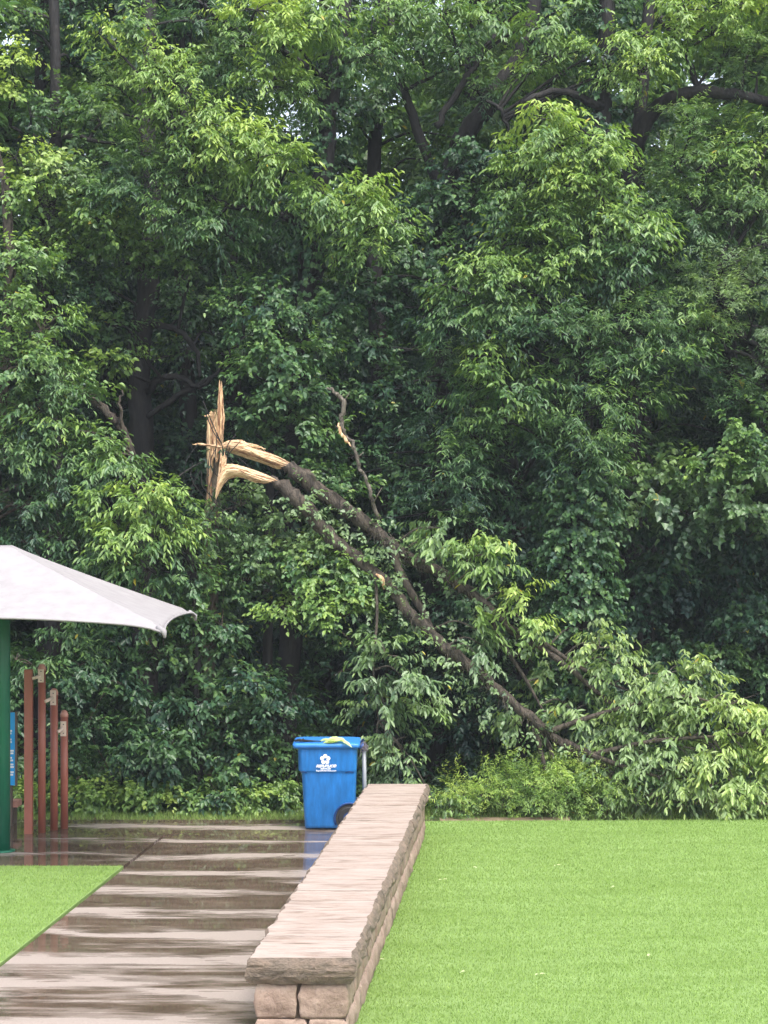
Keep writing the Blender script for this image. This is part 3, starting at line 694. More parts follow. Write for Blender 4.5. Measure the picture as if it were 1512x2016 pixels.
tag(mb.build('chain', M['chain'], None), 'loose dark chain hooked from the steel post to the blue bin lid', 'chain')

# scattered wet leaves on turf and path
for i, (px, py) in enumerate([(870, 1737), (938, 1713), (738, 1878), (744, 1896), (712, 1962), (1094, 1709), (1202, 1752), (1450, 1611), (1272, 1888), (905, 1921), (1060, 1925), (690, 1984)]):
    x, y = G(px, py); lv = Leaves(); a = RNG.uniform(0, 6.28); q = np.array([[x, y, 0.03], [x + .01, y, .032]]); d = np.array([[math.cos(a), .5 * math.sin(a), .1], [math.cos(a + 2), math.sin(a + 2), .15]])
    lv.add(q, unit(d), unit(np.array([[0, -.2, 1.], [0, -.1, 1.]])), np.full(2, .05), np.full(2, .02), np.array([[.55, .58, .38]] * 2), (1, .8))
    tag(lv.build('fallen_leaf', None), 'pale leaf on the turf, ' + ['a little right of the wall, level with its middle', 'in the upper middle of the lawn', 'close to the wall, above its near corner', 'second one close to the wall near its corner', 'lowest along the wall foot', 'upper part of the lawn, right of centre', 'upper right of the lawn', 'at the far edge by the fallen crown', 'alone in the lower right of the lawn', 'left of a pair in the lower lawn', 'right of a pair in the lower lawn', 'at the wall foot by the bottom edge'][i], 'leaf', 'loose leaves dropped on the turf')

#MARK_TREES
exec_trees = True
# ---------------------------------------------------------------- the wood
GR = 'trees standing along the edge of the wood'
# A: central trunk, ivy-clad, with bright box-elder sprays hanging left and right
tree('box_elder_tree', 'tall ivy-clad tree behind the splintered stump, bright sprays hanging either side of its dark trunk', 'tree', GR,
     [[(560, 1600, 26.3, .17), (572, 1200, 26.3, .16), (580, 900, 26.3, .15), (600, 620, 26.3, .14), (612, 450, 26.4, .13), (640, 300, 26.4, .12), (656, 160, 26.5, .11), (676, 30, 26.5, .10), (690, -300, 26.6, .08), (690, -700, 26.6, .04)],
      [(612, 470, 26.3, .06), (560, 425, 26.0, .05), (500, 412, 25.8, .045), (440, 400, 25.6, .035), (375, 360, 25.4, .02)],
      [(655, 170, 26.4, .06), (605, 132, 26.2, .05), (530, 85, 26.0, .045), (470, 62, 25.8, .03), (400, 10, 25.6, .02)]],
     [(345, 165, 85, 25.3, 'lance', .72), (300, 130, 60, 25.5, 'lance', .62), (385, 235, 95, 25.2, 'lance', .66), (330, 250, 70, 25.4, 'lance', .6), (440, 290, 80, 25.3, 'lance', .62), (510, 310, 75, 25.2, 'lance', .66),
      (565, 335, 55, 25.3, 'lance', .62), (370, 330, 90, 25.5, 'lance', .52), (300, 340, 80, 25.7, 'pinn', .42), (450, 370, 80, 25.6, 'lance', .5), (350, 420, 80, 25.5, 'lance', .52), (420, 440, 60, 25.5, 'lance', .5), (250, 380, 70, 25.8, 'pinn', .4),
      (640, 385, 60, 25.3, 'lance', .56), (700, 400, 70, 25.2, 'lance', .62), (745, 440, 60, 25.1, 'lance', .64), (720, 495, 50, 25.2, 'lance', .56), (660, 440, 60, 25.5, 'lance', .48), (560, 420, 60, 25.6, 'lance', .44),
      (600, 50, 60, 25.6, 'lance', .64), (505, 20, 65, 25.3, 'lance', .78), (570, 90, 60, 25.5, 'lance', .66), (470, 90, 65, 25.7, 'lance', .48), (530, 170, 70, 25.7, 'lance', .55), (600, 190, 60, 25.7, 'lance', .5), (430, 150, 70, 25.9, 'pinn', .4), (720, 110, 70, 25.9, 'lance', .5), (650, 20, 55, 25.8, 'lance', .6), (250, 60, 60, 25.6, 'lance', .5), (195, 65, 35, 25.3, 'lance', .78), (230, 170, 60, 25.8, 'pinn', .45), (400, 40, 60, 25.9, 'pinn', .4)],
     canopy=(-4.2, 1.2, 11.9, 16.5, 27.2, 30, 4, 'big', .4), ivy=[(0, 3.0, 8.6, .38, 520, .3), (0, 8.5, 11.5, .2, 150, .32)])
# B: dark trunk on the left
tree('dark_trunk_tree', 'tree with a thick bare black trunk, left of the splintered stump', 'tree', GR,
     [[(292, 1610, 27.3, .20), (285, 1100, 27.3, .19), (278, 850, 27.3, .18), (272, 700, 27.3, .175), (288, 590, 27.3, .17), (300, 430, 27.4, .15), (290, 200, 27.5, .13), (300, -400, 27.6, .08)],
      [(300, 640, 27.2, .05), (350, 650, 27.0, .045), (385, 690, 26.9, .035), (395, 740, 26.8, .025)],
      [(290, 770, 27.2, .06), (320, 745, 27.0, .05), (360, 745, 26.9, .045), (400, 760, 26.8, .03), (450, 700, 26.7, .03), (480, 660, 26.7, .02)],
      [(290, 820, 27.2, .045), (350, 780, 27.0, .04), (420, 740, 26.9, .03), (500, 690, 26.8, .02)]],
     [(150, 500, 80, 26.6, 'ovate', .5), (230, 480, 80, 26.5, 'ovate', .48), (310, 500, 80, 26.4, 'ovate', .5), (380, 520, 70, 26.4, 'ovate', .42), (180, 560, 70, 26.6, 'ovate', .36), (440, 500, 60, 26.5, 'ovate', .36), (215, 640, 60, 26.9, 'ovate', .34), (205, 720, 40, 26.3, 'ovate', .62), (240, 690, 35, 26.4, 'ovate', .58), (340, 600, 60, 27.6, 'ovate', .22), (130, 620, 60, 27, 'ovate', .3), (380, 600, 45, 27.5, 'ovate', .36), (420, 660, 45, 27.6, 'ovate', .42), (360, 700, 40, 27.8, 'ovate', .4), (480, 560, 60, 26.8, 'ovate', .3)],
     canopy=(-5.5, -2.0, 12, 17, 27.2, 30, 3, 'big', .35))
# C: far-left pale-leaved tree with a leaning limb
tree('leaning_maple_tree', 'pale-leaved tree at the left picture edge with a leaning broken limb above the white umbrella', 'tree', GR,
     [[(-60, 1590, 25.6, .13), (-40, 1100, 25.6, .12), (0, 800, 25.5, .11), (20, 600, 25.5, .09), (10, 350, 25.5, .06)],
      [(265, 900, 25.4, .04), (242, 850, 25.4, .055), (220, 820, 25.4, .06), (165, 775, 25.4, .055), (110, 735, 25.4, .04), (60, 690, 25.4, .03)],
      [(242, 855, 25.35, .03), (236, 800, 25.3, .02), (240, 770, 25.3, .012)]],
     [(30, 520, 75, 25.2, 'ovate', .56), (20, 600, 85, 25.0, 'ovate', .52), (80, 650, 85, 25.0, 'lance', .5), (40, 720, 90, 24.9, 'ovate', .52), (100, 740, 80, 24.9, 'lance', .46), (60, 820, 90, 24.9, 'lance', .46), (110, 850, 60, 24.9, 'lance', .5), (30, 900, 90, 25.0, 'lance', .36), (110, 940, 70, 25.0, 'lance', .34), (40, 1000, 80, 25.0, 'lance', .32), (130, 1010, 60, 25.0, 'lance', .3), (150, 1080, 70, 25.1, 'lance', .3), (60, 1070, 70, 25.1, 'lance', .3), (170, 780, 50, 25.2, 'ovate', .45), (200, 910, 60, 25.0, 'lance', .46), (240, 920, 50, 24.9, 'lance', .44), (190, 870, 45, 25.2, 'ovate', .4)],
     wood_mat='bark_brown', canopy=(-8.5, -6.4, 6, 13, 25.0, 27, 14, 'big', .36))
# D: vine-tangled tree upper left
tree('vine_tangled_tree', 'tree upper left smothered in bright vine leaves and a brown tangle of stems', 'tree', GR,
     [[(100, 1600, 26.9, .14), (110, 900, 26.9, .13), (90, 500, 26.9, .11), (110, 250, 26.9, .09), (100, -200, 27, .06)],
      [(95, 290, 26.7, .03), (60, 265, 26.6, .035), (20, 250, 26.5, .02)], [(95, 265, 26.7, .03), (150, 270, 26.4, .035), (230, 285, 26.3, .02)]],
     [(20, 130, 45, 26.0, 'ovate', .8), (25, 190, 40, 26.2, 'ovate', .7), (60, 230, 55, 26.3, 'ovate', .5), (30, 310, 60, 25.8, 'ovate', .74), (90, 330, 50, 25.8, 'ovate', .7, dict(pale=.25)), (60, 370, 60, 25.7, 'ovate', .68), (130, 350, 60, 25.9, 'ovate', .5, dict(pale=.3)), (180, 370, 60, 26, 'ovate', .5), (190, 430, 70, 25.9, 'ovate', .56), (120, 420, 60, 26.3, 'ovate', .52, dict(pale=.3, dens=.6)), (220, 460, 60, 26, 'ovate', .5), (20, 430, 45, 26, 'ovate', .55), (60, 540, 55, 25.8, 'ovate', .5), (110, 510, 50, 26.0, 'ovate', .5), (150, 210, 60, 26.9, 'ovate', .36), (200, 240, 60, 26.6, 'ovate', .46), (220, 320, 55, 26.2, 'ovate', .4), (150, 300, 50, 26.5, 'ovate', .44), (140, 130, 70, 27.8, 'ovate', .2), (60, 60, 70, 27.5, 'ovate', .3), (140, 20, 70, 27.8, 'ovate', .25), (20, 20, 60, 27, 'ovate', .4)],
     canopy=(-6.5, -4.0, 12.0, 16, 27.2, 30, 2, 'big', .3))
# E: bright column tree right of centre with an ivy trunk
tree('ash_tree', 'tree right of centre with a bright drooping column of foliage above an ivy-wrapped trunk foot', 'tree', GR,
     [[(1135, 1600, 25.15, .17), (1135, 1300, 25.15, .165), (1138, 1000, 25.2, .155), (1150, 760, 25.4, .14), (1165, 560, 25.8, .13), (1180, 350, 25.9, .12), (1188, 200, 26, .115), (1195, 50, 26, .11), (1200, -400, 26, .08)],
      [(1160, 620, 25.6, .05), (1100, 740, 25.4, .03), (1085, 830, 25.3, .03), (1050, 900, 25.3, .02)],
      [(1188, 210, 25.9, .07), (1100, 180, 25.8, .05), (1030, 200, 25.6, .04)]],
     [(1062, 235, 60, 24.9, 'lance', .68), (1030, 300, 60, 25.0, 'lance', .6), (1095, 285, 75, 24.8, 'lance', .66), (1150, 300, 60, 24.9, 'lance', .6), (1190, 270, 45, 25.0, 'lance', .62), (1190, 330, 55, 24.8, 'lance', .62), (1050, 360, 65, 25.0, 'lance', .54), (1120, 370, 80, 24.9, 'lance', .58), (1190, 400, 70, 24.8, 'lance', .6), (1010, 410, 60, 25.2, 'lance', .5), (1080, 440, 75, 25.0, 'lance', .52), (1160, 460, 75, 24.9, 'lance', .54), (1240, 440, 60, 24.9, 'lance', .58), (1255, 500, 55, 24.9, 'lance', .52), (1010, 480, 60, 25.1, 'lance', .5), (1120, 530, 80, 25.0, 'lance', .46), (1200, 540, 80, 25.0, 'lance', .46), (940, 540, 65, 24.9, 'lance', .56), (1000, 560, 70, 24.9, 'lance', .52), (1080, 540, 50, 24.8, 'lance', .6), (920, 600, 60, 25.0, 'lance', .5), (990, 630, 70, 25.0, 'lance', .48), (1070, 640, 80, 24.9, 'pinn', .42), (1150, 650, 80, 24.9, 'pinn', .44), (1220, 640, 80, 24.9, 'pinn', .44), (1290, 620, 70, 25.0, 'pinn', .44), (1300, 700, 70, 24.9, 'pinn', .44), (1230, 720, 70, 24.9, 'pinn', .42), (1150, 740, 60, 25.0, 'pinn', .36),
      (960, 700, 60, 25.0, 'lance', .48), (1010, 770, 70, 24.8, 'lance', .56), (960, 760, 50, 24.9, 'lance', .52), (1000, 830, 50, 25.0, 'lance', .48), (1180, 800, 60, 24.7, 'pinn', .46), (1120, 850, 60, 24.9, 'pinn', .36), (1190, 870, 60, 24.7, 'pinn', .46), (1150, 910, 60, 24.8, 'pinn', .4), (1190, 940, 45, 24.8, 'pinn', .44), (1270, 780, 45, 24.9, 'pinn', .44), (1080, 900, 50, 25.1, 'pinn', .32), (890, 640, 45, 25, 'lance', .4)],
     canopy=(0.8, 4.2, 12.2, 17, 27.2, 30, 3, 'big', .4), ivy=[(0, 0.3, 4.4, .27, 1300, .34), (0, 4.0, 11, .16, 200, .2)])
# F: top right of centre
tree('tall_forked_tree', 'tall dark forked tree at the top, two oblique bare limbs crossing right of centre', 'tree', GR,
     [[(850, 1600, 27.3, .19), (855, 900, 27.3, .18), (870, 500, 27.2, .16), (895, 310, 27.1, .15), (950, 220, 27, .14), (1010, 130, 27, .12), (1050, 20, 27, .1), (1080, -300, 27, .07)],
      [(860, 250, 26.4, .05), (900, 180, 26.4, .045), (940, 120, 26.4, .04), (975, 70, 26.4, .03)],
      [(880, 420, 27.1, .08), (820, 250, 26.9, .07), (780, 120, 26.8, .06), (760, -50, 26.8, .05)],
      [(800, 175, 26.7, .03), (850, 150, 26.6, .025), (920, 125, 26.5, .018)],
      [(1005, 290, 26.2, .022), (998, 245, 26.1, .026), (985, 215, 26.1, .028), (960, 200, 26.1, .022)]],
     [(1060, 60, 55, 26.0, 'lance', .56), (1090, 110, 55, 25.9, 'lance', .6), (1050, 140, 45, 26.0, 'lance', .58), (1140, 100, 45, 26.1, 'lance', .5), (1240, 90, 50, 25.8, 'lance', .6), (1270, 140, 60, 25.7, 'lance', .68), (1210, 150, 50, 25.9, 'lance', .58), (1300, 100, 50, 25.8, 'lance', .66), (800, 30, 60, 26.2, 'lance', .52), (870, 30, 70, 26.2, 'lance', .56), (900, 100, 60, 26.3, 'pinn', .4), (960, 40, 60, 26.3, 'lance', .44), (820, 100, 55, 26.5, 'lance', .45), (730, 60, 55, 26.2, 'lance', .5), (780, 150, 45, 26.8, 'pinn', .4), (940, 180, 50, 26.7, 'pinn', .3), (900, 330, 60, 26.6, 'ovate', .3), (960, 300, 60, 26.4, 'ovate', .32), (920, 400, 70, 26.4, 'ovate', .28), (960, 460, 60, 26.2, 'ovate', .28), (860, 400, 60, 26.5, 'ovate', .28), (820, 500, 60, 26.3, 'ovate', .26), (800, 580, 60, 26.2, 'ovate', .24), (870, 520, 70, 26.3, 'ovate', .26), (850, 620, 70, 26.3, 'ovate', .26), (770, 440, 40, 25.6, 'lance', .6), (1200, 20, 60, 26.2, 'pinn', .35), (1120, 20, 50, 26.2, 'lance', .46)],
     canopy=(-1, 3.2, 12.2, 17, 27.2, 30, 3, 'big', .38), ivy=[(0, 2.0, 8.8, .5, 620, .24)])
# G: right, arching black limb
tree('arching_limb_tree', 'tree at upper right with one heavy black limb arching out to the right edge', 'tree', GR,
     [[(1245, 1600, 27.2, .16), (1245, 900, 27.1, .15), (1242, 600, 27.0, .15), (1240, 380, 26.8, .14), (1250, 290, 26.6, .13), (1290, 215, 26.4, .11), (1350, 185, 26.2, .10), (1430, 185, 26.0, .085), (1520, 200, 25.9, .07), (1650, 220, 25.8, .05)],
      [(1240, 420, 26.9, .1), (1270, 100, 27, .09), (1300, -300, 27, .07)],
      [(1380, 185, 26.2, .05), (1340, 90, 26.2, .04), (1290, 30, 26.2, .03)], [(1290, 290, 26.5, .025), (1350, 320, 26.2, .02), (1380, 400, 26.1, .012)]],
     [(1350, 20, 60, 25.9, 'lance', .66), (1420, 15, 55, 25.8, 'lance', .76), (1470, 10, 50, 25.8, 'lance', .8), (1400, 70, 60, 26.0, 'lance', .6), (1330, 80, 50, 26.1, 'lance', .58), (1480, 80, 60, 26.0, 'fine', .55), (1420, 130, 60, 26.2, 'fine', .46), (1490, 150, 60, 26.0, 'fine', .5, dict(pale=.3)), (1360, 250, 70, 26, 'fine', .46), (1430, 260, 60, 26.1, 'fine', .4), (1330, 330, 70, 25.8, 'fine', .5), (1390, 340, 80, 25.7, 'pinn', .5), (1460, 320, 70, 25.8, 'pinn', .52), (1300, 400, 60, 25.9, 'pinn', .4), (1370, 420, 80, 25.6, 'pinn', .46), (1450, 420, 70, 25.6, 'pinn', .5, dict(pale=.2)), (1500, 400, 60, 25.6, 'pinn', .56), (1340, 480, 70, 25.8, 'pinn', .34), (1420, 490, 50, 25.9, 'pinn', .4), (1500, 280, 60, 25.9, 'pinn', .52), (1330, 540, 60, 26.1, 'pinn', .3)],
     canopy=(3.0, 6.8, 11, 16, 27.2, 30, 3, 'big', .42))
# H: blue-green feathery tree right edge
tree('feathery_mimosa_tree', 'blue-green feathery tree at the right edge, below the arching black limb', 'tree', GR,
     [[(1560, 1600, 25.6, .13), (1550, 1100, 25.6, .12), (1520, 800, 25.6, .10), (1460, 660, 25.5, .07), (1400, 560, 25.4, .04)],
      [(1520, 700, 25.5, .05), (1420, 650, 25.3, .035), (1300, 662, 25.1, .022), (1240, 650, 25.1, .015)], [(1530, 760, 25.5, .04), (1470, 700, 25.3, .035), (1430, 690, 25.2, .02)]],
     [(1440, 520, 60, 25.1, 'fine', .42, dict(pale=.45)), (1490, 560, 70, 25.0, 'fine', .42, dict(pale=.45)), (1420, 590, 60, 25.0, 'fine', .42, dict(pale=.35)), (1380, 560, 50, 25.2, 'fine', .4, dict(pale=.3)), (1480, 640, 60, 25.1, 'fine', .4, dict(pale=.35)), (1400, 650, 60, 25.0, 'fine', .44, dict(pale=.15)), (1350, 640, 60, 24.9, 'pinn', .48), (1500, 720, 50, 25.1, 'fine', .38, dict(pale=.2)), (1380, 720, 50, 25.2, 'fine', .4), (1470, 790, 55, 25.1, 'fine', .38), (1500, 840, 60, 25.0, 'ovate', .42), (1450, 870, 55, 24.9, 'ovate', .52), (1400, 900, 50, 24.9, 'ovate', .56), (1490, 910, 60, 24.9, 'ovate', .44), (1500, 480, 50, 25.2, 'fine', .5, dict(pale=.3))],
     canopy=(6.3, 8.6, 4, 12, 25.2, 27, 14, 'big', .38))
# J: slim tree carrying the clump under the umbrella-side
tree('young_box_elder_tree', 'young bright box elder leaning out just above the tip of the white umbrella', 'tree', GR,
     [[(392, 1600, 24.9, .06), (385, 1300, 24.9, .055), (380, 1130, 24.8, .05), (350, 1040, 24.7, .035), (310, 970, 24.6, .02)]],
     [(345, 985, 50, 24.3, 'lance', .56), (280, 990, 65, 24.3, 'lance', .58), (220, 1010, 50, 24.4, 'lance', .56), (310, 1040, 65, 24.2, 'lance', .56), (240, 1060, 65, 24.2, 'lance', .56), (200, 1100, 45, 24.4, 'lance', .56), (340, 1075, 45, 24.3, 'lance', .5), (290, 1120, 50, 24.4, 'lance', .42, dict(yellow=.012)), (230, 920, 45, 24.7, 'lance', .46), (190, 950, 45, 24.8, 'lance', .42), (350, 1140, 45, 24.5, 'lance', .42), (420, 900, 25, 25.2, 'ovate', .4)],
     branch_r=.016)
# K: walnut hanging in the middle
tree('walnut_tree', 'dark slender walnut in the middle, feather-shaped leaves hanging beside the ivy-wrapped trunk', 'tree', GR,
     [[(1030, 1600, 26, .1), (1025, 1100, 26, .09), (1000, 850, 26, .08), (960, 640, 26.0, .06), (945, 500, 26, .04)],
      [(1020, 960, 25.9, .04), (1085, 830, 25.6, .035), (1110, 750, 25.5, .02)]],
     [(930, 840, 55, 25.3, 'pinn', .34), (885, 780, 55, 25.4, 'pinn', .34), (900, 900, 60, 25.2, 'pinn', .36), (920, 960, 55, 25.2, 'pinn', .38), (860, 850, 50, 25.6, 'pinn', .26), (950, 900, 45, 25.3, 'pinn', .34), (1040, 860, 50, 25.6, 'pinn', .26), (870, 960, 50, 25.5, 'pinn', .3), (980, 980, 50, 25.8, 'pinn', .22), (860, 720, 55, 25.8, 'pinn', .28), (920, 1030, 50, 25.3, 'pinn', .38), (1040, 980, 40, 25.8, 'ovate', .28), (780, 760, 60, 26.2, 'ovate', .24), (790, 860, 60, 26.2, 'ovate', .24), (800, 950, 55, 26, 'ovate', .26), (710, 680, 60, 26.1, 'ovate', .3), (730, 780, 50, 26.1, 'ovate', .3), (740, 600, 60, 26.2, 'ovate', .24), (700, 560, 50, 26.2, 'ovate', .26), (700, 900, 50, 26, 'ovate', .3), (640, 950, 50, 26, 'ovate', .32), (780, 1020, 50, 25.8, 'ovate', .3)])
# ivy apron around the central trunk belongs to a second leafy tree
tree('ivy_column_tree', 'dense dark green column of small leaves right behind the pale splinter', 'tree', GR,
     [[(520, 1600, 25.9, .08), (530, 1100, 25.9, .07), (540, 800, 25.8, .06), (550, 560, 25.8, .04)]],
     [(520, 590, 60, 25.4, 'ovate', .38), (570, 620, 55, 25.4, 'ovate', .34), (500, 660, 60, 25.3, 'ovate', .42), (560, 700, 65, 25.2, 'ovate', .38), (620, 690, 50, 25.4, 'ovate', .34), (500, 740, 55, 25.3, 'ovate', .42), (560, 780, 55, 25.3, 'ovate', .36), (620, 780, 50, 25.4, 'ovate', .32), (510, 820, 50, 25.3, 'ovate', .36), (580, 850, 50, 25.4, 'ovate', .32), (640, 860, 50, 25.5, 'ovate', .28), (520, 890, 40, 25.6, 'ovate', .32), (470, 830, 40, 25.7, 'ovate', .3), (620, 930, 45, 25.4, 'ovate', .34), (680, 970, 45, 25.4, 'ovate', .34), (470, 600, 45, 25.6, 'ovate', .36), (640, 620, 50, 25.6, 'ovate', .3)])
# pale green reaching in from the far right
def vine_mass(name, label, cat, clumps, stems, group='vine-covered thickets and shrubs at the foot of the wood'):
    b_ = P(clumps[0][0], 1600, clumps[0][3]); b_[2] = 0
    t = empty(name, b_, label, cat, group); lv = Leaves(); w = MB(); tw = w
    for cl in clumps:
        px, py, r, D, kind, tint = cl[:6]; o = dict(cl[6]) if len(cl) > 6 else {}
        c = P(px, py, D); rm = r * D / FPX; c[2] = max(c[2], 0.12 + rm * .3)
        clump(lv, tw, c, rm, kind, tint, **o)
        if c[2] > 1.3:
            ot = [P(*q_[:2], q_[3]) for q_ in clumps if q_ is not cl]; a_ = min(ot, key=lambda v_: np.linalg.norm(v_ - c) + 2 * max(0, v_[2] - c[2] + .1))
            pp = smooth_path([(*a_, .012), (*((a_ + c) / 2 + RNG.normal(0, .04, 3)), .009), (*c, .006)], 4); w.tube(pp[:, :3], pp[:, 3], 5, False); continue
        g = np.array([c[0] + RNG.normal(0, .25), c[1] + .25 + RNG.random() * .3, 0]); m_ = (c + g) / 2 + RNG.normal(0, .1, 3)
        pp = smooth_path([(*g, .016), (*m_, .012), (*c, .006)], 4); w.tube(pp[:, :3], pp[:, 3], 5, False)
    w.build('stems', M['bark_brown'], t, True); lv.build('foliage', t)
    return t
def grid(x0, x1, y0, y1, step, r, D, kind, tint, jit=.35, **o):
    out = []; y = y0
    while y <= y1:
        x = x0 + (step / 2 if int((y - y0) / step) % 2 else 0)
        while x <= x1:
            out.append((x + RNG.normal(0, step * jit), y + RNG.normal(0, step * jit), r * RNG.uniform(.75, 1.2), D + RNG.uniform(-.25, .35), kind, tint + RNG.normal(0, .05), dict(o))); x += step
        y += step
    return out
vine_mass('honeysuckle_thicket', 'pale-speckled vine thicket sagging below the two fallen trunks', 'thicket',
    grid(440, 640, 1010, 1120, 55, 45, 24.9, 'ivy', .46, pale=.25) + grid(450, 700, 1150, 1190, 60, 45, 24.9, 'ovate', .42) + [(600, 1170, 55, 24.6, 'ovate', .62), (650, 1190, 60, 24.5, 'ovate', .6), (560, 1200, 50, 24.6, 'ovate', .58), (620, 1215, 45, 24.5, 'ovate', .64), (700, 1150, 50, 24.6, 'ovate', .52), (690, 1210, 45, 24.6, 'ovate', .54), (720, 1100, 40, 24.7, 'ovate', .5), (640, 1120, 50, 24.7, 'ovate', .54)] + grid(430, 560, 1230, 1270, 60, 40, 24.9, 'ovate', .38), None)
vine_mass('bramble_thicket', 'dim vine thicket with a few yellow leaves beside the umbrella corner', 'thicket',
    grid(330, 430, 1200, 1300, 55, 40, 24.8, 'ovate', .44) + grid(30, 300, 1240, 1330, 70, 50, 25.0, 'lance', .28) + grid(380, 470, 1150, 1190, 50, 38, 24.9, 'ivy', .42), None)
vine_mass('laurel_shrub', 'dark glossy shrub directly behind the brown fitness posts', 'shrub',
    grid(20, 230, 1370, 1560, 65, 52, 24.7, 'ovate', .30) , None)
vine_mass('pokeweed_shrub', 'broad-leaved shrub low between the fitness posts and the blue bin', 'shrub',
    grid(250, 420, 1360, 1560, 62, 50, 24.6, 'big', .34, size=.72), None)
vine_mass('privet_shrub', 'dark small-leaved shrub immediately left of the blue bin', 'shrub',
    grid(450, 600, 1330, 1560, 62, 50, 24.7, 'ovate', .30), None)
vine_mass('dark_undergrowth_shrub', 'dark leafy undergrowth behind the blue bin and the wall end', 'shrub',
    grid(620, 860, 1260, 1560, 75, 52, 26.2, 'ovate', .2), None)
vine_mass('kudzu_mound', 'dark rounded mound of kudzu at far right, its top rim leaves coloured pale as if lit', 'thicket',
    grid(1200, 1320, 990, 1030, 55, 42, 25.3, 'ivy', .42, size=1.3, pale=.3, dens=1.7) + grid(1340, 1510, 950, 1010, 60, 45, 25.3, 'ivy', .40, size=1.3, pale=.25, dens=1.7) + grid(1220, 1510, 1070, 1240, 75, 50, 26.5, 'ivy', .16, size=1.3, dens=1.6) + grid(1210, 1510, 1290, 1400, 75, 46, 25.9, 'ivy', .24, size=1.2, dens=1.5), None)  # pale lit rim and dark hollow below it painted through the leaf tint
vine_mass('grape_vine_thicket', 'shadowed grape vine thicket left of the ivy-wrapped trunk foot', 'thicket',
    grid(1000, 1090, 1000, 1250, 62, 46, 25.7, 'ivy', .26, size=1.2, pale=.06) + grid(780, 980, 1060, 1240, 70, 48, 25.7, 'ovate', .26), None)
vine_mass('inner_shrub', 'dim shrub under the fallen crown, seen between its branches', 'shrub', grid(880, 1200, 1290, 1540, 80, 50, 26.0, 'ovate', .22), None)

#MARK_WEEDS
# feathery weeds at the foot of the fallen crown and low seedlings along the plaza edge
for i, (px, py, r) in enumerate([(900, 1575, 32), (945, 1568, 38), (1000, 1556, 46), (1050, 1545, 46), (1100, 1552, 46), (1150, 1555, 42), (1190, 1568, 36), (1075, 1580, 36)]):
    D = 23.95 + .06 * (i % 3); c = P(px, py, D); t = empty('ragweed_plant', (c[0], D, 0), None, 'weed', 'feathery green weeds between the turf edge and the fallen crown'); lv = Leaves(); w = MB()
    t['label'] = ['low ragweed next to the far end of the stone wall', 'second ragweed out from the wall end', 'tall bright ragweed third out from the wall end', 'tallest bright ragweed in the middle of the weed row', 'bright ragweed just right of the tallest one', 'full ragweed under the fallen trunk tip', 'short ragweed at the right end of the weed row', 'small ragweed in front of the tallest ones'][i]
    for k in range(5):
        q = c + RNG.normal(0, .1, 3) * [1.6, .8, 1]; q[2] = max(.12, q[2]); clump(lv, w, q, r * D / FPX * .85, 'fine', .66, dens=1.1, size=.8, flat=1.25 * RNG.uniform(.6, 1.2))
        w.tube([(c[0] + RNG.normal(0, .05), D, -.04), q], .006, 4)
    lv.build('foliage', t); w.build('stems', M['twig'], t)
seed_labels = ['left of the fitness posts', 'between the second and third fitness posts', 'just right of the fitness posts', 'in the open stretch of plaza edge, leftmost there', 'in front of the broad-leaved shrub', 'half way from the posts to the bin', 'three quarters of the way to the bin', 'close to the left side of the blue bin', 'tall and grassy right beside the blue bin']
for i, px in enumerate([30, 100, 160, 225, 290, 360, 430, 500, 560]):
    D = 24.5; c = P(px, 1582 - 8 * (i % 3), D); t = empty('seedling_plant', (c[0], D, 0), 'low bright seedling ' + seed_labels[i], 'plant', 'bright seedlings along the plaza edge'); lv = Leaves(); w = MB()
    for k in range(3):
        q = c + RNG.normal(0, .08, 3) * [2.2, 1, .5]; q[2] = max(.1, q[2]); clump(lv, w, q, .17, 'ovate', .58, dens=3.0, size=.9); w.tube([(c[0], D, -.04), q], .005, 4)
    lv.build('foliage', t); w.build('stems', M['twig'], t)

#MARK_FALLEN
# ---------------------------------------------------------------- the snapped tree: standing stump
st = empty('snapped_stump', gpt(418, 25.2), 'standing trunk snapped off high up, pale splintered wood spiking above its break', 'stump')
pts = wpath([(404, 1600, 25.2, .125), (408, 1300, 25.2, .12), (414, 1100, 25.2, .115), (420, 960, 25.2, .105), (424, 875, 25.2, .095)])
mb = MB(); q = pts.copy(); q[:, :3] += RNG.normal(0, .008, q[:, :3].shape); mb.tube(q[:, :3], q[:, 3] * RNG.uniform(.92, 1.08, len(q)), 14); mb.build('trunk', M['bark_stump'], st, True)
iv = Leaves(); cnt = 260; ii = RNG.choice(np.where(pts[:, 2] < P(0, 1010, 25.2)[2])[0], cnt); th = RNG.uniform(math.pi, 2 * math.pi, cnt); o_ = np.stack([np.cos(th), np.sin(th), np.zeros(cnt)], 1)
iv.sprays(pts[ii, :3] + o_ * .17 + RNG.normal(0, .08, (cnt, 3)), o_, 'ivy', np.full(cnt, .42), 1.0, .12); iv.build('ivy', st)
def shard(mb, pts, n=6, flat=.45, fr=0.006):            # a splinter: pointed, flattened, faceted
    p = smooth_path([(*P(a, b_, D), r) for a, b_, D, r in pts], 5); q = p.copy(); q[:, :3] += RNG.normal(0, fr, q[:, :3].shape); mb.tube(q[:, :3], np.maximum(.002, q[:, 3] * RNG.uniform(.85, 1.15, len(q))), n, True, flat)
mb = MB()
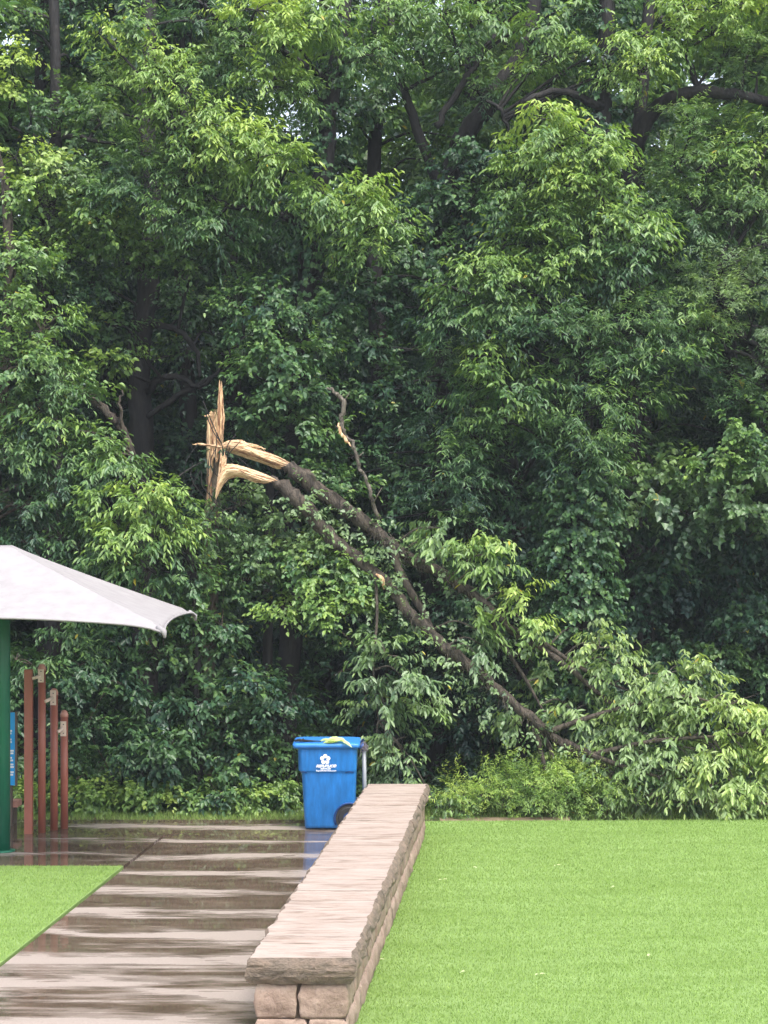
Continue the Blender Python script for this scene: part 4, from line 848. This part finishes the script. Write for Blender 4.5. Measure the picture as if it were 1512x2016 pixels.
def fibres(mb, A, B, cnt, D, t0=(0, .25), t1=(.75, 1.0), r=.014, dD=.10, pw=1.0):
    cnt = int(cnt * .7)
    # torn fibres run from edge A's start to its end, spread between edges A and B
    A = smooth_path([(*P(x, y, D), 0) for x, y in A], 8); B = smooth_path([(*P(x, y, D), 0) for x, y in B], 8)
    ta, tb = np.linspace(0, 1, len(A)), np.linspace(0, 1, len(B))
    for k in range(cnt):
        w = RNG.random(); a, b_ = RNG.uniform(*t0), RNG.uniform(*t1); tt = np.linspace(a, b_, 9); off = -dD * math.sin(math.pi * w) * RNG.uniform(.3, 1)
        q = np.stack([np.interp(tt, ta, A[:, i]) * (1 - w) + np.interp(tt, tb, B[:, i]) * w for i in range(3)], 1); q[:, 1] += off; q += RNG.normal(0, .005, q.shape)
        rad = r * RNG.uniform(.5, 1.3) * np.sin(np.linspace(.12, math.pi - .12, 9)) ** .5; rad[0] = rad[-1] = .002; dk = RNG.random() < .2; q[:, 1] -= .012 * dk; mb.tube(q, rad * (.5 if dk else 1), 4, True, .6, 1 if dk else 0)
fibres(mb, [(408, 1010), (409, 900), (408, 822)], [(420, 1000), (418, 900), (420, 808)], 46, 25.08, (0, .5), (.8, 1.0), .013)
fibres(mb, [(412, 925), (412, 870), (416, 812)], [(437, 905), (438, 860), (438, 795)], 170, 25.06, (0, .35), (.5, 1.02), .010, .13)
fibres(mb, [(425, 880), (430, 830), (432, 745)], [(438, 880), (440, 820), (436, 742)], 55, 25.0, (0, .3), (.6, 1.0), .012, .06)
fibres(mb, [(428, 850), (430, 800), (431, 760)], [(432, 850), (432, 800), (432, 752)], 10, 24.97, (0, .2), (.8, 1.0), .012, .03)
shard(mb, [(416, 812, 24.98, .02), (410, 818, 24.98, .018), (402, 819, 24.98, .004)])
mb.build('splinters', [M['heart'], M['heart_dark']], st)
# two fallen stems torn off it, still leaning from the break down to the ground
GRP = 'two stems torn from the snapped tree'
def wood_shards(segs, extra):
    mb = MB()
    for s_ in segs: shard(mb, s_, 8, .5)
    for k in range(extra[0]):
        (x0, y0), (x1, y1) = extra[1], extra[2]; t = RNG.random(); L = RNG.uniform(.25, .6); dx, dy = (x1 - x0), (y1 - y0); o = RNG.normal(0, extra[3])
        a = (x0 + dx * t, y0 + dy * t + o); e = (a[0] + dx * L, a[1] + dy * L + RNG.normal(0, 2)); D = 24.8 - .04 * RNG.random()
        shard(mb, [(a[0], a[1], D, .003), ((a[0] + e[0]) / 2, (a[1] + e[1]) / 2, D, .010), (e[0], e[1], D, .003)], 4)
    return mb
LIMBS = []
up = empty('fallen_upper_stem', gpt(1010, 25.0), 'upper fallen stem running down right from a long pale wedge of torn wood', 'fallen tree', GRP)
mb = MB(); tr = wpath([(552, 910, 24.72, .06), (590, 935, 24.70, .125), (640, 975, 24.70, .12), (700, 1015, 24.70, .115), (745, 1050, 24.70, .10), (790, 1090, 24.70, .085), (870, 1130, 24.70, .085), (950, 1185, 24.70, .075), (1010, 1240, 24.60, .06), (1080, 1285, 24.50, .05), (1150, 1340, 24.40, .04), (1215, 1395, 24.30, .025)])
q = tr.copy(); q[:, :3] += RNG.normal(0, .012, q[:, :3].shape); mb.tube(q[:, :3], q[:, 3] * RNG.uniform(.83, .93, len(q)), 12)
for br in ([(770, 1075, 24.65, .07), (780, 1110, 24.60, .06), (800, 1150, 24.55, .055), (830, 1200, 24.50, .05), (850, 1240, 24.50, .04)],
           [(1000, 1235, 24.55, .04), (1060, 1260, 24.50, .035), (1120, 1300, 24.50, .03), (1190, 1340, 24.40, .02), (1290, 1380, 24.30, .012)],
           [(960, 1200, 24.60, .04), (985, 1260, 24.60, .035), (1030, 1330, 24.50, .025), (1070, 1400, 24.40, .015)]):
    p = wpath(br); LIMBS.append(p); mb.tube(p[:, :3], p[:, 3], 8)
mb.build('trunk', M['bark_brown'], up, True)
mb = MB(); p = wpath([(750, 1030, 24.60, .035), (735, 990, 24.55, .035), (722, 945, 24.50, .032), (705, 915, 24.50, .035), (697, 880, 24.50, .035), (680, 855, 24.50, .04), (672, 830, 24.50, .042), (674, 795, 24.50, .04), (664, 775, 24.50, .035), (645, 762, 24.50, .02)]); q = p.copy(); q[:, :3] += RNG.normal(0, .012, q[:, :3].shape); mb.tube(q[:, :3], q[:, 3] * RNG.uniform(.6, .9, len(q)), 7)
for a in ([(672, 800), (690, 770)], [(700, 905), (716, 890)], [(676, 850), (660, 838)], [(735, 990), (752, 960)]):
    mb.tube([P(*a[0], 24.5), P(*a[1], 24.45)], [.014, .004], 4)
sn = mb.build('bare_limb', M['bark_grey'], up, True)
mb = MB(); shard(mb, [(666, 832, 24.46, .008), (669, 848, 24.45, .02), (680, 864, 24.45, .02), (692, 880, 24.45, .004)]); mb.build('torn_patch', M['heart'], sn)
mb = MB()
fibres(mb, [(432, 877), (452, 869), (476, 868), (500, 884), (530, 893), (572, 911)], [(436, 882), (462, 893), (490, 902), (520, 911), (545, 922), (560, 921)], 230, 24.72, (0, .38), (.84, 1.02), .012, .14)
fibres(mb, [(374, 875), (410, 876), (470, 884)], [(392, 872), (420, 879), (470, 890)], 14, 24.7, (0, .2), (.7, 1.0), .008, .05)
fibres(mb, [(470, 872), (500, 874), (532, 889)], [(480, 880), (505, 884), (526, 892)], 14, 24.7, (0, .3), (.6, 1.0), .007, .05)
mb.build('torn_wood', [M['heart_across'], M['heart_dark']], up)
lo = empty('fallen_lower_stem', gpt(1210, 24.5), 'lower fallen stem leaning from the stump to the ground, leafy crown spread at lower right', 'fallen tree', GRP)
mb = MB(); tr2 = wpath([(532, 943, 24.56, .05), (570, 970, 24.55, .12), (610, 1010, 24.55, .115), (660, 1065, 24.55, .11), (720, 1115, 24.55, .105), (760, 1150, 24.50, .10), (800, 1200, 24.45, .095), (860, 1260, 24.40, .10), (910, 1300, 24.35, .095), (970, 1350, 24.30, .085), (1040, 1410, 24.25, .075), (1110, 1465, 24.15, .065), (1170, 1500, 24.10, .055), (1230, 1545, 24.05, .04), (1290, 1575, 24.00, .02)])
q = tr2.copy(); q[:, :3] += RNG.normal(0, .012, q[:, :3].shape); mb.tube(q[:, :3], q[:, 3] * RNG.uniform(.80, .92, len(q)), 12)
for br in ([(1050, 1420, 24.25, .045), (1062, 1470, 24.20, .035), (1080, 1540, 24.15, .03)], [(1060, 1425, 24.25, .035), (1085, 1480, 24.20, .03), (1100, 1540, 24.15, .02)],
           [(1110, 1460, 24.15, .05), (1200, 1500, 23.95, .035), (1300, 1530, 23.85, .02)], [(740, 1140, 24.45, .025), (742, 1220, 24.25, .02), (735, 1320, 24.15, .014), (745, 1420, 24.15, .01)], [(1080, 1440, 24.15, .04), (1200, 1400, 24.05, .03), (1330, 1370, 23.95, .02), (1430, 1390, 23.95, .012)], [(1150, 1490, 24.05, .04), (1280, 1460, 23.85, .03), (1400, 1450, 23.85, .02), (1500, 1440, 23.75, .012)]):
    p = wpath(br); LIMBS.append(p); mb.tube(p[:, :3], p[:, 3], 8)
mb.build('trunk', M['bark_brown'], lo, True)
mb = MB()
fibres(mb, [(424, 982), (431, 950), (442, 918), (470, 918), (510, 931), (548, 945)], [(426, 984), (434, 962), (450, 942), (475, 938), (500, 949), (525, 953)], 230, 24.45, (0, .45), (.78, 1.02), .012, .12)
fibres(mb, [(434, 885), (432, 920), (425, 975)], [(446, 890), (442, 930), (427, 975)], 30, 24.5, (0, .3), (.7, 1.0), .010, .05)
mb.build('torn_wood', [M['heart_across'], M['heart_dark']], lo)
mb = MB(); p = wpath([(740, 1130, 24.43, .01), (752, 1140, 24.40, .03), (756, 1160, 24.40, .01)]); mb.tube(p[:, :3], p[:, 3], 6, flat=.5); mb.build('torn_patch', M['heart'], lo)
# dark vine stems and roots hanging about the break
mb = MB()
for k in range(16):
    x, y = 425 + RNG.normal(0, 22), 850 + RNG.uniform(0, 120); p = smooth_path([(*P(x, y, 24.6), .005), (*P(x + RNG.normal(0, 18), y + 35, 24.55), .006), (*P(x + RNG.normal(0, 30), y + 80, 24.6), .004)], 5); mb.tube(p[:, :3], p[:, 3], 4)
for a in ([(400, 790), (425, 850), (438, 880), (445, 930), (455, 985)], [(465, 855), (447, 880), (437, 940)], [(480, 950), (500, 965), (520, 945), (540, 950)], [(405, 815), (420, 850), (436, 872)]):
    p = smooth_path([(*P(x, y, 24.55), .007) for x, y in a], 6); mb.tube(p[:, :3], p[:, 3], 4)
tag(mb.build('hanging_vine', M['bark'], None, True), 'thin dark vine stems hanging over the torn wood of the snapped tree', 'vine', None)
# hanging leaf clusters: vines along both stems, crown at the lower right
def along_leaves(parent, path, lo_, hi_, cnt, tint, pale, drop=.25, size=1.0, kind='ovate', name='vine_leaves'):
    lv = Leaves(); n_ = len(path); ii = RNG.integers(int(lo_ * n_), int(hi_ * n_), cnt); o = RNG.normal(0, 1, (cnt, 3)); o[:, 1] = -abs(o[:, 1]); o = unit(o)
    org = path[ii, :3] + o * .12 + np.column_stack([RNG.normal(0, .12, cnt), RNG.uniform(-.15, .1, cnt), -RNG.uniform(-.08, drop, cnt)])
    lv.sprays(org, o, kind, tint + RNG.normal(0, .07, cnt), size, pale); return lv.build(name, parent)
along_leaves(up, tr, .12, .8, 100, .46, .5, .3, .75); along_leaves(lo, tr2, .08, .8, 150, .46, .5, .42, .75)
m_ = MB()
for pth, a0, a1 in ((tr2, .42, .95), (tr, .35, .6)):    # shaggy rootlets on the bark
    n_ = len(pth)
    for k in range(150):
        i = RNG.integers(int(a0 * n_), int(a1 * n_)); b_ = pth[i, :3] + RNG.normal(0, .05, 3) - [0, .07, 0]; e = b_ + np.array([RNG.normal(0, .07), -.03, -RNG.uniform(.04, .17)]); m_.tube([b_, (b_ + e) / 2 + RNG.normal(0, .012, 3), e], [.006, .005, .002], 3, False)
m_.build('rootlets', M['twig'], lo)['kind'] = 'stuff'
lv = Leaves(); tw = MB()
FC = [(1180, 1275, 50, 24.3, .5, .4), (1150, 1240, 30, 24.8, .5, .4), (1210, 1310, 45, 24.3, .48, .38), (1130, 1340, 40, 25.1, .42, .3), (1060, 1320, 36, 25.1, .4, .3), (1250, 1370, 55, 24.2, .5, .35), (1310, 1330, 50, 24.2, .5, .38), (1370, 1340, 50, 24.1, .5, .38), (1320, 1400, 60, 24.1, .5, .34), (1390, 1400, 60, 24, .5, .34), (1440, 1390, 50, 24, .56, .25), (1490, 1410, 45, 24, .62, .12), (1260, 1440, 60, 24.1, .48, .33), (1200, 1430, 42, 24.4, .45, .33), (1330, 1470, 60, 24, .5, .34), (1400, 1470, 60, 23.95, .52, .3), (1460, 1450, 50, 23.95, .6, .15), (1500, 1480, 50, 23.95, .62, .1), (1280, 1510, 50, 24, .48, .33), (1350, 1530, 55, 23.95, .5, .33), (1430, 1530, 55, 23.9, .54, .22), (1490, 1540, 50, 23.9, .56, .16), (1220, 1500, 45, 24.1, .44, .3), (1270, 1570, 40, 24, .48, .34), (1340, 1580, 42, 23.95, .5, .34), (1400, 1580, 42, 23.9, .48, .3), (1460, 1585, 40, 23.9, .5, .25), (1130, 1400, 45, 24.5, .38, .25), (1160, 1455, 40, 24.5, .36, .22), (1090, 1370, 36, 25.1, .36, .22), (1080, 1500, 40, 24.6, .36, .2), (1010, 1420, 35, 24.7, .36, .2), (1550, 1450, 60, 24, .55, .2), (1560, 1540, 60, 23.9, .5, .2),
      (760, 1290, 45, 24.0, .44, .3), (800, 1340, 45, 23.95, .44, .32), (735, 1340, 35, 24.05, .42, .3), (825, 1400, 35, 23.95, .44, .3), (760, 1400, 40, 24, .4, .28), (775, 1460, 40, 24, .4, .28), (780, 1510, 40, 23.95, .38, .26), (740, 1480, 30, 24.1, .4, .28), (715, 1390, 28, 24.1, .4, .28), (820, 1545, 32, 23.95, .42, .25), (860, 1590, 30, 23.95, .38, .2),
      (940, 1290, 35, 24.3, .46, .32), (950, 1270, 22, 24.4, .46, .32), (1025, 1180, 36, 24.4, .56, .06), (1035, 1230, 35, 24.4, .56, .06), (975, 1125, 32, 24.3, .54, .08), (925, 1080, 34, 24.3, .54, .08), (980, 1090, 35, 24.4, .5, .1), (905, 1100, 24, 24.4, .5, .12), (870, 1040, 40, 24.5, .44, .2), (940, 1240, 20, 24.3, .52, .1), (850, 1080, 20, 24.5, .46, .25), (1190, 1530, 35, 24.1, .44, .3)]
for px, py, r, D, tn, pa in FC:
    c = P(px, py, D); rm = r * D / FPX; c[2] = max(c[2], .12); clump(lv, tw, c, rm, 'fallen', tn + (.17 if px > 1000 else .05) + (.12 if px > 1340 else 0), dens=.85, pale=min(.75, pa * 1.35), yellow=.002, size=.92)
    if True:
        cand = np.vstack([tr, tr2] + LIMBS); i = int(np.argmin(np.linalg.norm(cand[:, :3] - (c + np.array([-.3, .2, .15])), axis=1))); a = cand[i]; pp = smooth_path([(*a[:3], .016), (*((a[:3] + c) / 2 + np.array([0, 0, .12])), .012), (*c, .006)], 4); tw.tube(pp[:, :3], pp[:, 3], 5, False)
lv.sprays(np.array([P(756, 1446, 23.9)]), np.array([[.1, -.6, -.8]]), 'ovate', np.array([1.]), .8, 0, .8)
lv.build('crown', lo); tw.build('branches', M['twig'], lo)

#MARK_BACK
# ---------------------------------------------------------------- further trees, then the depth of the wood
names = ['left edge, highest of the backdrop', 'behind the smothered vine tree', 'behind the black trunk', 'in the gap left of the splintered stump', 'behind the ivy-clad central tree', 'above and right of the bare grey limb', 'behind the crossing oblique limbs', 'in the dark middle behind the walnut', 'behind the bright column of foliage', 'behind the arching black limb', 'in the dark hollow above the kudzu mound', 'at the right edge behind the feathery tree', 'beyond the right edge of the kudzu mound']
for i in range(13):
    px = -60 + i * 137 + RNG.normal(0, 20); D = 28.6 + 1.8 * (i % 3) + RNG.uniform(-.4, .4); x = (px - CX) / FPX * D
    tr_ = [[(px, HY + FPX * H / D, D, .16), (px + 10, 1000, D, .14), (px - 10, 400, D, .12), (px + 20, -300, D, .07)]]
    cls = []
    for k in range(26):
        py = RNG.uniform(-120, 1500); hole = (1240 < px < 1420 and 740 < py < 960)
        if hole: continue
        cls.append((px + RNG.normal(0, 95), py, RNG.uniform(65, 105), D + RNG.uniform(-1.0, 1.0), ['ovate', 'lance', 'pinn'][i % 3], .16 + .26 * (py < 420) + RNG.uniform(-.05, .08) + .12 * (RNG.random() < .12), dict(size=1.25, dens=.85, twigs=False)))  # tint dark low, brighter near the top: depth and top light painted in
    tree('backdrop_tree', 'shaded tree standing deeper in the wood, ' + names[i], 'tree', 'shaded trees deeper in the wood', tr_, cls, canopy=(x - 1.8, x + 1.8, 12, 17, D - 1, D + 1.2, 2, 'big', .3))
lv = Leaves(); w = MB()
for k in range(800):                                   # the far depth of the wood, one uncountable mass
    y = RNG.uniform(33, 40); c = np.array([RNG.uniform(-14, 14), y, RNG.uniform(.3, 15)])
    if c[2] > 10.5 and RNG.random() < .45: continue
    clump(lv, w, c, RNG.uniform(.9, 1.3), 'big', .14 + .03 * c[2], dens=.5, size=1.6, twigs=False)  # leaf tint rises with height: light from above put into the colour
for k in range(60):
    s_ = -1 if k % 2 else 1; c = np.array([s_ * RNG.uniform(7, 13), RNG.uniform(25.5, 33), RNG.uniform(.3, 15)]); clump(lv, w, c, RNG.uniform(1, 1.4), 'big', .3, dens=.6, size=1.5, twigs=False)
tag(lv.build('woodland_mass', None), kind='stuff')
lv = Leaves(); S_ = 2600; org = np.column_stack([RNG.uniform(-7, 7, S_), RNG.uniform(24.3, 30, S_), RNG.uniform(.0, .25, S_)]); o_ = unit(RNG.normal(0, 1, (S_, 3)) * [1, 1, .4])
lv.sprays(org, o_, 'ovate', RNG.uniform(.25, .5, S_)); tag(lv.build('ground_cover', None), kind='stuff')
# rain haze filling the air
mb = MB(); mb.box((0, 20, 9.75), (130, 96, 34.5)); hz = mb.build('haze', mat('unused')[0]); hm = bpy.data.materials.new('rain_haze'); hm.use_nodes = True
hn = hm.node_tree.nodes; hn.clear(); ho = hn.new('ShaderNodeOutputMaterial'); hp = hn.new('ShaderNodeVolumePrincipled')
hp.inputs['Color'].default_value = (0.86, 0.93, 1, 1); hp.inputs['Density'].default_value = 0.0008; hp.inputs['Anisotropy'].default_value = 0.2
hm.node_tree.links.new(hp.outputs[0], ho.inputs['Volume']); hz.data.materials.clear(); hz.data.materials.append(hm); tag(hz, kind='stuff')
print('LEAVES', TOTAL[0])
